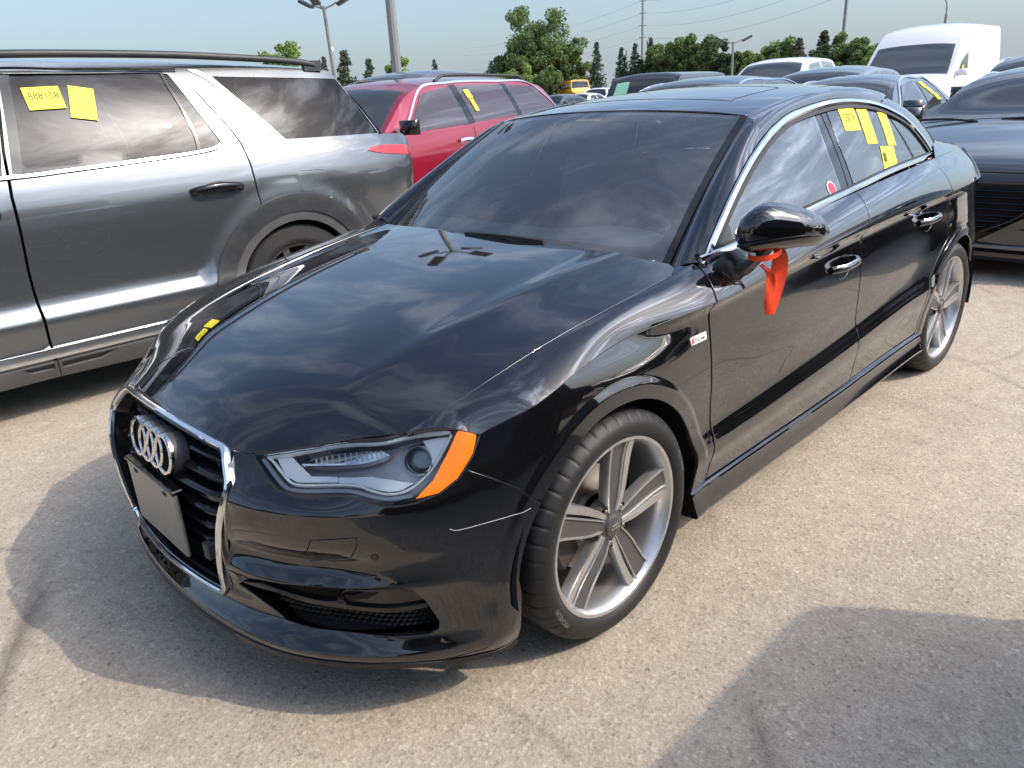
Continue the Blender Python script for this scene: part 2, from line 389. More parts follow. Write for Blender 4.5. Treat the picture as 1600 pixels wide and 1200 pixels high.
def dens(lp, st, closed=True):
    lp = [np.asarray(p, float) for p in lp]; o = []; n = len(lp)
    for i in range(n if closed else n-1):
        a, b = lp[i], lp[(i+1) % n]; k = max(1, int(np.linalg.norm(b-a)/st+.5))
        o += [a+(b-a)*j/k for j in range(k)]
    if not closed: o.append(lp[-1])
    return np.array(o)
def curve(pts, st=.02, closed=False):
    """smooth curve (Catmull-Rom) through points of any dimension"""
    p = [np.asarray(q, float) for q in pts]; n = len(p); o = []
    for i in range(n if closed else n-1):
        a = p[i-1] if (closed or i > 0) else 2*p[0]-p[1]
        b, c = p[i], p[(i+1) % n]; d = p[(i+2) % n] if (closed or i+2 < n) else 2*p[-1]-p[-2]
        k = max(1, int(np.linalg.norm(c-b)/st+.5))
        for j in range(k):
            t = j/k; o.append(.5*(2*b+(c-a)*t+(2*a-5*b+4*c-d)*t*t+(3*b-a-3*c+d)*t**3))
    if not closed: o.append(p[-1])
    return np.array(o)
def inset(lp, g):
    q = np.asarray(lp, float); a = np.roll(q, 1, 0); b = np.roll(q, -1, 0)
    ar = .5*np.sum(q[:, 0]*b[:, 1]-b[:, 0]*q[:, 1])
    def nr(d):
        d = d/np.maximum(np.linalg.norm(d, axis=1), 1e-9)[:, None]; return np.stack([-d[:, 1], d[:, 0]], 1)
    n = nr(q-a)+nr(b-q); n /= np.maximum(np.linalg.norm(n, axis=1), .35)[:, None]
    return q+n*g*(1 if ar > 0 else -1)
SGN = {}
def frame(surf, u, v, e=4e-4):
    du = surf(u+e, v)-surf(u-e, v); dv = surf(u, v+e)-surf(u, v-e)
    n = np.cross(du, dv)*SGN.get(surf, 1); n /= np.maximum(np.linalg.norm(n, axis=-1), 1e-12)[..., None]
    return n
def offs(surf, d):
    f = lambda u, v: surf(u, v)+frame(surf, np.asarray(u, float), np.asarray(v, float))*d
    SGN[f] = SGN.get(surf, 1)
    return f
def patch(mb, loops, surf, res=.03, rim=.012, gap=.0, roll=.0025, vres=None, extra=None):
    """trimmed piece of a surface: loops of (u,v), first outer then holes; rim folds the edge inwards"""
    lps = []
    for i, lp in enumerate(loops):
        q = dens(lp, res)
        if gap: q = inset(q, gap if i == 0 else -gap)
        lps.append(q)
    allp = np.concatenate(lps); lo = allp.min(0); hi = allp.max(0); vr = vres or res
    gu, gv = np.meshgrid(np.arange(lo[0]+res*.5, hi[0], res), np.arange(lo[1]+vr*.5, hi[1], vr))
    gp = np.stack([gu.ravel(), gv.ravel()], 1); gp = gp[inside(gp, lps)]
    if len(gp):
        sc = np.array([1/res, 1/vr]); keep = np.ones(len(gp), bool)
        for k in range(0, len(gp), 4000):
            d = np.sqrt((((gp[k:k+4000, None]-allp[None])*sc)**2).sum(-1)).min(1); keep[k:k+4000] = d > .45
        gp = gp[keep]
    if extra is not None and len(extra):
        ex = np.asarray(extra, float); ex = ex[inside(ex, lps)]
        if len(ex):
            de = np.sqrt(((ex[:, None]-allp[None])**2).sum(-1)).min(1); ex = ex[de > .004]
            if len(gp):
                keep = np.ones(len(gp), bool)
                for k in range(0, len(gp), 2000): keep[k:k+2000] = np.sqrt(((gp[k:k+2000, None]-ex[None])**2).sum(-1)).min(1) > res*.35
                gp = gp[keep]
            gp = np.concatenate([gp, ex]) if len(gp) else ex
    V = np.concatenate([allp, gp]) if len(gp) else allp
    E = []; b = 0
    for q in lps: E += [(b+i, b+(i+1) % len(q)) for i in range(len(q))]; b += len(q)
    rv, re_, rf, ov, oe, of = delaunay_2d_cdt([Vector(p) for p in V], E, [], 0, 1e-7)
    rv = np.array([(p[0], p[1]) for p in rv]); rf = np.array([f for f in rf if len(f) == 3])
    cen = rv[rf].mean(1); rf = rf[inside(cen, lps)]
    P = surf(rv[:, 0], rv[:, 1]); N = frame(surf, rv[:, 0], rv[:, 1])
    # orient
    fn = np.cross(P[rf[:, 1]]-P[rf[:, 0]], P[rf[:, 2]]-P[rf[:, 0]])
    bad = (fn*N[rf[:, 0]]).sum(1) < 0; rf[bad] = rf[bad][:, ::-1]
    mb.add(P, rf, N)
    if rim:
        for i, q in enumerate(lps):
            P0 = surf(q[:, 0], q[:, 1]); N0 = frame(surf, q[:, 0], q[:, 1])
            T = np.roll(P0, -1, 0)-np.roll(P0, 1, 0); T /= np.maximum(np.linalg.norm(T, axis=1), 1e-9)[:, None]
            O_ = np.cross(T, N0)
            ar = np.sum(q[:, 0]*np.roll(q[:, 1], -1)-np.roll(q[:, 0], -1)*q[:, 1])*SGN.get(surf, 1)
            if ar < 0: O_ = -O_
            if i > 0: O_ = -O_
            m = len(q); d1 = (O_*.7+N0*.7)
            rows = [(P0, N0), (P0+O_*roll*.35-N0*roll*.25, N0*.8+O_*.6), (P0+O_*roll*.5-N0*roll, N0*.25+O_*.97), (P0+O_*roll*.4-N0*rim, O_)]
            VV = np.concatenate([r[0] for r in rows]); NN = np.concatenate([r[1] for r in rows]); NN /= np.linalg.norm(NN, axis=1)[:, None]
            F = []
            for a in range(len(rows)-1):
                for j in range(m):
                    k = (j+1) % m; f = (a*m+j, a*m+k, (a+1)*m+k, (a+1)*m+j); F.append(f)
            F = np.array(F); fn = np.cross(VV[F[:, 1]]-VV[F[:, 0]], VV[F[:, 3]]-VV[F[:, 0]])
            if (fn*NN[F[:, 2]]).sum() < 0: F = F[:, ::-1]
            mb.add(VV, F, NN)
    return mb
def empty(name, loc=(0,0,0), rz=0, parent=None):
    o = bpy.data.objects.new(name, None); COL.objects.link(o); o.location = loc; o.rotation_euler = (0, 0, rz); o.empty_display_size = .2
    if parent: o.parent = parent
    return o
def tag(o, label=None, cat=None, group=None, kind=None):
    if label: o['label'] = label
    if cat: o['category'] = cat
    if group: o['group'] = group
    if kind: o['kind'] = kind
    return o
def copy_tree(o, parent=None):
    c = o.copy(); COL.objects.link(c); c.parent = parent
    for ch in list(o.children): copy_tree(ch, c)
    return c
SGN[B] = -1; SGN[G] = -1
# ---------------------------------------------------------------- materials
prin('black_paint', (.0035,.0035,.0045), rough=.035, spec=.55, coat=1, coat_rough=.012, dirt=(.05,.045,.04), dscale=3.5, damt=.05, rvar=.02)
prin('gloss_black', (.006,.006,.007), rough=.08, dirt=(.06,.05,.045), dscale=9, damt=.15)
prin('black_plastic', (.012,.012,.013), rough=.45, dirt=(.07,.065,.055), dscale=14, damt=.3, bump=.15, bscale=900)
prin('grey_plastic', (.045,.047,.05), rough=.55, dirt=(.11,.10,.09), dscale=8, damt=.35, bump=.2, bscale=900)
prin('rubber_seal', (.008,.008,.008), rough=.6)
prin('dark_void', (.004,.004,.004), rough=.9)
prin('chrome', (.78,.79,.80), rough=.07, metal=1, dirt=(.45,.43,.40), dscale=12, damt=.3, rvar=.15)
prin('satin_chrome', (.82,.83,.84), rough=.22, metal=1, dirt=(.5,.48,.45), dscale=10, damt=.3)
prin('tyre_rubber', (.010,.010,.010), rough=.58, dirt=(.05,.046,.042), dscale=7, damt=.28, bump=.25, bscale=350)
prin('wheel_bright', (.62,.62,.615), rough=.28, metal=.85, dirt=(.26,.24,.21), dscale=14, damt=.4, rvar=.15)
prin('wheel_grey', (.115,.115,.116), rough=.38, metal=.55, dirt=(.15,.135,.115), dscale=10, damt=.45, rvar=.2)
prin('brake_metal', (.25,.23,.21), rough=.45, metal=.9, dirt=(.10,.05,.025), dscale=20, damt=.7)
prin('brake_caliper', (.05,.045,.04), rough=.6, dirt=(.10,.06,.04), dscale=20, damt=.6)
prin('lamp_bezel', (.86,.86,.84), rough=.32, metal=.25, noise=.1, nscale=60)
prin('lamp_guide', (.92,.92,.80), rough=.3, spec=.6, noise=.12, nscale=90)
prin('lamp_grey', (.34,.345,.35), rough=.3, metal=.35, noise=.1, nscale=60)
prin('lamp_dark', (.018,.018,.020), rough=.22)
prin('lamp_chrome', (.85,.86,.87), rough=.05, metal=1)
prin('amber_plastic', (1.0,.185,.003), rough=.25, spec=.5, noise=.12, nscale=110, bump=.3, bscale=180)
prin('red_plastic', (.45,.012,.02), rough=.15, noise=.15, nscale=90, coat=.6)
prin('plate_black', (.20,.18,.155), rough=.22, spec=.6, dirt=(.28,.25,.21), dscale=14, damt=.35, rvar=.2)
prin('yellow_sticker', (.88,.80,.03), rough=.55, noise=.05, nscale=60)
prin('print_black', (.05,.045,.02), rough=.6)
prin('orange_ribbon', (.88,.075,.02), rough=.42, spec=.4, noise=.12, nscale=50)
prin('scratch_grey', (.42,.42,.42), rough=.5)
prin('badge_red', (.55,.01,.05), rough=.3)
prin('badge_white', (.72,.72,.72), rough=.3)
prin('interior_dark', (.16,.165,.17), rough=.65, noise=.2, nscale=120)
prin('interior_grey', (.34,.36,.36), rough=.7, noise=.2, nscale=150)
prin('seat_leather', (.20,.20,.195), rough=.5, noise=.2, nscale=90)
prin('headliner', (.45,.44,.41), rough=.9)
glassmat('clear_glass', (.80,.88,.86), ior=1.52)
glassmat('lamp_lens', (.98,.98,.98), ior=1.38)
glassmat('privacy_glass', (.10,.11,.11), ior=1.42)
glassmat('tinted_glass', (.36,.41,.40), ior=1.8, haze=.07)
glassmat('windscreen_glass', (.90,.95,.94), ior=2.15, haze=.06)
glassmat('side_glass', (.78,.90,.87), ior=2.25, haze=.06)
# ---------------------------------------------------------------- ground
m_, nt, o_ = newmat('asphalt')
tc = nd(nt, 'TexCoord'); P_ = tc.outputs['Object']
big = nd(nt, 'TexNoise', {'Vector': P_, 'Scale': .55, 'Detail': 6, 'Roughness': .6}); mid = nd(nt, 'TexNoise', {'Vector': P_, 'Scale': 9, 'Detail': 8, 'Roughness': .7})
st = nd(nt, 'TexVoronoi', {'Vector': P_, 'Scale': 105, 'Randomness': 1}); st2 = nd(nt, 'TexVoronoi', {'Vector': P_, 'Scale': 300, 'Randomness': 1}); fine = nd(nt, 'TexNoise', {'Vector': P_, 'Scale': 420, 'Detail': 3})
def ramp(src, stops):
    r = nd(nt, 'ValToRGB', {'Fac': src}); e = r.color_ramp.elements
    while len(e) < len(stops): e.new(.5)
    for q, (p, c) in zip(e, stops): q.position = p; q.color = c4(c)
    return r.outputs[0]
stone = ramp(st.outputs['Color'], [(0,(.13,.115,.095)),(.22,(.372,.323,.252)),(.78,(.475,.414,.322)),(1,(.70,.63,.54))])
stone2 = ramp(st2.outputs['Color'], [(0,(.17,.148,.120)),(.5,(.415,.354,.285)),(1,(.60,.54,.46))])
c1 = nd(nt, 'MixRGB', {'Fac': .45, 'Color1': stone, 'Color2': stone2})
c2 = nd(nt, 'MixRGB', {'Fac': 1, 'Color1': c1.outputs[0], 'Color2': ramp(big.outputs['Fac'], [(.3,(.88,.88,.88)),(.7,(1.0,1.0,1.0))])}, blend_type='MULTIPLY')
c3 = nd(nt, 'MixRGB', {'Fac': 1, 'Color1': c2.outputs[0], 'Color2': ramp(mid.outputs['Fac'], [(.3,(.86,.855,.845)),(.7,(1.08,1.08,1.085))])}, blend_type='MULTIPLY')
crk = nd(nt, 'TexVoronoi', {'Scale': .55, 'Randomness': 1}, feature='DISTANCE_TO_EDGE')
wob = nd(nt, 'TexNoise', {'Vector': P_, 'Scale': 2.2, 'Detail': 6}); wa = nd(nt, 'MixRGB', {'Fac': .12, 'Color1': P_, 'Color2': wob.outputs['Color']}); nt.links.new(wa.outputs[0], crk.inputs['Vector'])
brk = nd(nt, 'TexNoise', {'Vector': P_, 'Scale': 1.1, 'Detail': 3})
cm = nd(nt, 'Math', {0: ramp(crk.outputs['Distance'], [(0,(1,1,1)),(.011,(0,0,0))]), 1: ramp(brk.outputs['Fac'], [(.50,(0,0,0)),(.66,(.62,.62,.62))])}, operation='MULTIPLY')
c4n = nd(nt, 'MixRGB', {'Fac': cm.outputs[0], 'Color1': c3.outputs[0], 'Color2': (.06,.055,.05,1)})
oil = nd(nt, 'TexNoise', {'Vector': P_, 'Scale': .9, 'Detail': 5, 'Distortion': .6}); c5 = nd(nt, 'MixRGB', {'Fac': ramp(oil.outputs['Fac'], [(.58,(0,0,0)),(.78,(.50,.50,.50))]), 'Color1': c4n.outputs[0], 'Color2': (.11,.095,.08,1)})
pb = nd(nt, 'BsdfPrincipled', {'Base Color': c5.outputs[0], 'Roughness': .88, 'Specular IOR Level': .3})
hm = nd(nt, 'Math', {0: st.outputs['Distance'], 1: fine.outputs['Fac']}, operation='ADD'); bp = nd(nt, 'Bump', {'Height': hm.outputs[0], 'Strength': .55, 'Distance': .004}); nt.links.new(bp.outputs[0], pb.inputs['Normal']); nt.links.new(pb.outputs[0], o_.inputs[0])
mb = MB(); mb.add([(-600,-600,0),(600,-600,0),(600,600,0),(-600,600,0)], [(0,1,2,3)])
g = mb.build('ground', 'asphalt'); tag(g, kind='structure')
# ---------------------------------------------------------------- black sedan in the foreground
def UX(x): return float(u_of_x(x))
LAMP = [(.4114,.6645),(.50,.6775),(.5888,.6885),(.72,.7085),(.8427,.7245),(.93,.7350),(.9977,.7398),(1.0257,.7358),(1.0362,.7291),(1.0344,.7178),(1.0057,.678),(.9627,.6342),(.9219,.6115),(.8646,.5973),(.82,.596),(.7898,.5985),(.7527,.6099),(.703,.6165),(.5866,.6128),(.5292,.6169),(.4731,.6363),(.4255,.6561)]
AMBER = [(.985,.7305),(1.012,.7310),(1.0220,.7290),(1.0275,.7235),(1.007,.6841),(.9637,.6385),(.9183,.6136),(.8676,.6072),(.912,.6392),(.9512,.686)]
INTAKE = [(.342,.326),(.40,.365),(.4521,.391),(.5766,.3985),(.6482,.399),(.7596,.3985),(.8123,.3945),(.8369,.3850),(.8652,.3394),(.8902,.2771),(.8868,.257),(.8634,.2475),(.78,.2485),(.6945,.2505),(.5737,.2500),(.4798,.2535),(.4022,.286)]
PLATE_F = [(.6565,.3400),(.6914,.3760),(.8340,.3815),(.8602,.3394),(.856,.3325),(.6568,.3190)]
WASHER = [(.6192,.520),(.7277,.5310),(.7245,.5048),(.7050,.4720),(.692,.4650),(.5978,.4485),(.5857,.456)]
GRILLE = [(0,.690),(.10,.6885),(.20,.6855),(.30,.6805),(.325,.678),(.345,.668),(.366,.645),(.386,.620),(.3885,.604),(.383,.58),(.364,.51),(.345,.44),(.329,.38),(.318,.335),(.313,.314),(.307,.304),(.295,.300),(.26,.2985),(.14,.296),(0,.294)]
def symu(lp): return lp + [(-u, z) for u, z in lp[::-1] if u != 0]
GR_ALL = [(0,.690)]+GRILLE[1:-1]+[(0,.294)]+[(-u, z) for u, z in GRILLE[1:-1][::-1]]
R_ARCH = .357
def arc(cx, a0, a1, r=R_ARCH, n=26):
    """arch edge, angles from +x over the top"""
    return [(UX(cx+r*math.cos(math.radians(a0+(a1-a0)*i/n))), .322+r*math.sin(math.radians(a0+(a1-a0)*i/n))) for i in range(n+1)]
def tline(x0, x1, n=24): return [(UX(x0+(x1-x0)*i/n), float(ZT(x0+(x1-x0)*i/n))) for i in range(n+1)]
def arch_rings(cx):
    o = []
    for r in np.arange(.363, .432, .0055):
        for a in np.arange(-20, 200, .0105/r*57.3): o.append((UX(cx+r*math.cos(math.radians(a))), .322+r*math.sin(math.radians(a))))
    return o
def ridge_lines(x0, x1, n=70):
    o = []
    for x in np.linspace(x0, x1, n):
        zd = float(ZD(x)); zt = float(ZT(x))
        for z in list(zd+np.array([-.05,-.035,-.022,-.012,-.005,.002,.009,.017,.026,.036,.048,.06,.075])*(zt-zd)/.49)+list(zt-np.array([.006,.012,.018,.025,.033,.042,.052])): o.append((UX(x), z))
    return o
def both(fn):
    """left panel and its mirror image"""
    m = MB(); fn(m); return m, m.mirror()

sedan = empty('sedan', (-1.3, 0, 0))
tag(sedan, 'glossy black sedan in the foreground with an orange ribbon tied to its door mirror', 'car')
def part(mb, name, mat, parent=None, label=None, **kw):
    o = mb.build(name, mat, None, **kw); o.parent = parent or sedan
    if (parent or sedan) is sedan: o.matrix_parent_inverse = Matrix.Translation((1.3, 0, 0))
    if label: o['label'] = label
    return o
sedan_bodies = {}
SEAM = [(1.135,.546),(1.10,.585),(1.04,.625),(.985,.655)]
# bumper
bot = [(0,.186),(.3,.186),(.55,.185),(.8,.178),(.95,.168),(1.05,.152),(1.095,.146)]
outer = bot+[(1.100,.20),(1.098,.30)]+[p for p in arc(0, 3, 40, n=8) if p[1] < .546]+SEAM+LAMP[10:][:0]
low = [(.9627,.6342),(.9219,.6115),(.8646,.5973),(.82,.596),(.7898,.5985),(.7527,.6099),(.703,.6165),(.5866,.6128),(.5292,.6169),(.4731,.6363),(.4255,.6561),(.4114,.6645)]
outer = outer+[(.972,.642)]+low+[(.375,.676),(.30,.692),(0,.699)]
full = outer+[(-u, z) for u, z in outer[::-1][1:-1]]
mb = MB(); patch(mb, [full, inset(np.array(GR_ALL), .004), INTAKE, [(-u, z) for u, z in INTAKE], WASHER], L, .016, rim=.02, gap=.0015, vres=.012, extra=arch_rings(0))
bumper = part(mb, 'front_bumper', 'black_paint')
mb = MB(); patch(mb, [WASHER], L, .02, rim=.01, gap=.0025); part(mb, 'washer_cover', 'black_paint', bumper)
mb = MB(); ang = np.linspace(0, 2*np.pi, 20)[:-1]
patch(mb, [[(.7606+.009*math.cos(a), .4748+.009*math.sin(a)) for a in ang]], offs(L, .0012), .01, rim=.004); part(mb, 'parking_sensor', 'gloss_black', bumper)
# scratch on the bumper corner
sc = curve([(.9328,.5252),(.945,.519),(.9575,.5184),(1.0232,.5208),(1.0932,.5208),(1.128,.5258)], .01)
mb = MB(); mb.sweep(L(sc[:,0], sc[:,1]), frame(L, sc[:,0], sc[:,1]), [(-.0007,0),(-.0005,.0008),(.0005,.0008),(.0007,0)])
part(mb, 'bumper_scratch', 'scratch_grey', bumper, 'white scratch line across the bumper corner')
# intakes: floor, blade, blanking plate, honeycomb
for sgn in (1, -1):
    S = (lambda u, z: L(u, z)) if sgn > 0 else (lambda u, z: L(u, z)*np.array([1,-1,1]))
    SGN[S] = sgn
    mb = MB(); patch(mb, [INTAKE], offs(S, -.045), .04, rim=0); part(mb, 'intake_floor', 'dark_void', bumper)
    mb = MB(); patch(mb, [PLATE_F], offs(S, -.014), .03, rim=.012); part(mb, 'fog_lamp_blank', 'gloss_black', bumper)
    BL = [(.348,.3305),(.42,.341),(.50,.331),(.60,.321),(.636,.325),(.652,.352),(.684,.382),(.74,.3905),(.80,.3905),(.826,.386),(.8350,.3830),(.696,.3800),(.672,.368),(.655,.336),(.660,.316),(.75,.3215),(.863,.3315),(.867,.321),(.75,.310),(.64,.305),(.55,.311),(.46,.322),(.39,.325)]
    mb = MB(); patch(mb, [BL], offs(S, -.006), .012, rim=.014); part(mb, 'intake_blade', 'gloss_black', bumper)
    mbt = MB()
    for r_ in range(5):
        for c_ in range(26):
            u = .44+c_*.0175+(r_ % 2)*.00875; z = .260+r_*.0115
            if not inside([(u-.006, z-.004), (u+.006, z+.004)], [INTAKE]).all() or z > .303: continue
            p_ = offs(S, -.034)(np.array([u]), np.array([z]))[0]; n_ = frame(S, np.array([u]), np.array([z]))[0]; mbt.box(tuple(p_), (.012, .012, .0055), rot=Matrix.Rotation(math.atan2(n_[1], n_[0])+.6, 3, 'Z'))
    o_ = part(mbt, 'intake_grid', 'black_plastic', bumper); o_['kind'] = 'stuff'
# lower lip with a stepped edge
def lipz(u): return .186-.04*sst(.75, 1.09, np.abs(u))
us = np.linspace(-1.09, 1.09, 110)
P = L(us, lipz(us)); N = frame(L, us, lipz(us)); N[:, 2] = 0; N /= np.linalg.norm(N, axis=1)[:, None]
mb = MB(); mb.sweep(P, N, [(-.006,-.05),(-.006,-.004),(-.002,.004),(.010,.004),(.014,-.004),(.012,-.05)])
part(mb, 'front_lip', 'gloss_black', bumper)
mb = MB(); us = np.linspace(-1.0, 1.0, 60)
Pa = L(us, 0*us+.18)-np.array([0,0,.004]); Pb = Pa*np.array([0,.92,1])+np.array([.42,0,.02]); mb.grid(np.stack([Pa, Pb], 0)); part(mb, 'undertray', 'dark_void')
# grille on a smooth carrier surface of its own
_gp = nspl([.24,.30,.36,.45,.55,.62,.66,.69,.74],[-.008,-.008,-.001,.005,-.003,-.030,-.056,-.082,-.13])
def LG(u, z):
    u = np.asarray(u, float); z = np.asarray(z, float); a = np.abs(u); off = _gp(z)
    return np.stack([_fx(a)+_nx(a)*off, (_fy(a)+_ny(a)*off)*np.where(u < 0, -1, 1), z+0*u], -1)
cl = curve(GR_ALL, .012, True)
P = LG(cl[:,0], cl[:,1]); N = frame(LG, cl[:,0], cl[:,1])
mb = MB(); mb.sweep(P, N, [(-.0078,-.02),(-.0078,.003),(-.005,.007),(.004,.007),(.0078,.003),(.0078,-.02)], closed=True)
grille = empty('grille', parent=sedan); grille.matrix_parent_inverse = Matrix.Translation((1.3, 0, 0))
part(mb, 'grille_frame', 'chrome', grille)
mb = MB(); patch(mb, [GR_ALL], offs(LG, -.10), .06, rim=0); part(mb, 'grille_back', 'dark_void', grille)
cl2 = curve([(u*.975, .492+(z-.492)*.97) for u, z in GR_ALL], .014, True)
mb = MB(); mb.sweep(offs(LG, -.004)(cl2[:,0], cl2[:,1]), frame(LG, cl2[:,0], cl2[:,1]), [(-.006,-.09),(-.006,.0),(.006,.0),(.006,-.09)], closed=True); part(mb, 'grille_inner_rim', 'gloss_black', grille)
def gw(z):   # half width of the opening at height z
    q = np.array(GRILLE); return float(np.interp(-z, -q[1:, 1][1:], q[1:, 0][1:]))-.012
for k, z in enumerate((.648,.603,.556,.507,.462,.417,.373,.331)):
    w = gw(z); us = np.linspace(-w, w, 33); th = .012 if k != 2 else .017
    dep = -.036-.012*sst(w-.075, w-.055, np.abs(us))
    P = np.array([offs(LG, d)(np.array([u]), np.array([z]))[0] for u, d in zip(us, dep)]); N = frame(LG, us, 0*us+z); N[:, 2] = 0
    mb = MB(); mb.sweep(P, N, [(-th,-.035),(-th*.9,-.006),(-th*.35,.004),(th*.55,0),(th,-.012),(th*.9,-.04)]); part(mb, 'grille_slat', 'gloss_black', grille)
for y in (-.25,-.155,.155,.25):
    mb = MB(); zs = np.linspace(.31,.675,10); P = offs(LG, -.062)(np.full(10, y), zs); mb.sweep(P, frame(LG, np.full(10, y), zs), [(-.004,-.02),(-.004,0),(.004,0),(.004,-.02)]); part(mb, 'grille_strut', 'black_plastic', grille)
# four chrome rings
rc = [(.830, y, .612) for y in (-.0865,-.0288,.0288,.0865)]
emblem = empty('ring_emblem', parent=grille)
tilt = Matrix.Rotation(math.radians(-9), 3, 'Y')
for k, c in enumerate(rc):
    mb = MB(); R0 = .0490; n = 40
    prof = [(R0-.0062,-.004),(R0-.0060,.004),(R0-.0032,.0070),(R0+.0032,.0070),(R0+.0060,.004),(R0+.0062,-.004)]
    V = []; F = []
    for i in range(n):
        a = 2*math.pi*i/n
        for r, h in prof: V.append(Vector(c)+tilt@Vector((h+.0006*k, r*math.cos(a), r*math.sin(a))))
    m_ = len(prof)
    for i in range(n):
        for q in range(m_): F.append((i*m_+q, i*m_+(q+1) % m_, ((i+1) % n)*m_+(q+1) % m_, ((i+1) % n)*m_+q))
    mb.add(V, F); part(mb, 'emblem_ring', 'chrome', emblem)
    mb = MB(); V = []; F = []
    for i in range(n):
        a = 2*math.pi*i/n
        for r, h in ((R0+.0058,-.003),(R0+.0035,-.040),(R0-.004,-.040),(R0-.0058,-.003)): V.append(Vector(c)+tilt@Vector((h, r*math.cos(a), r*math.sin(a))))
    for i in range(n):
        for q in range(4): F.append((i*4+q, i*4+(q+1) % 4, ((i+1) % n)*4+(q+1) % 4, ((i+1) % n)*4+q))
    mb.add(V, F); part(mb, 'emblem_socket', 'grey_plastic', emblem)
# blank number plate holder
mb = MB(); mb.box((.853,0,.440), (.012,.325,.180), bev=.004); plate = part(mb, 'plate_holder', 'plate_black')
mb = MB(); mb.box((.848,0,.535), (.03,.33,.012), bev=.003); part(mb, 'plate_shelf', 'gloss_black', plate)
for y in (-.1,.1):
    mb = MB(); mb.box((.8595,y,.515), (.002,.022,.008)); part(mb, 'plate_slot', 'dark_void', plate)
mb = MB(); mb.box((.825,.245,.395), (.03,.03,.045), bev=.004); part(mb, 'grille_sensor', 'grey_plastic', grille)
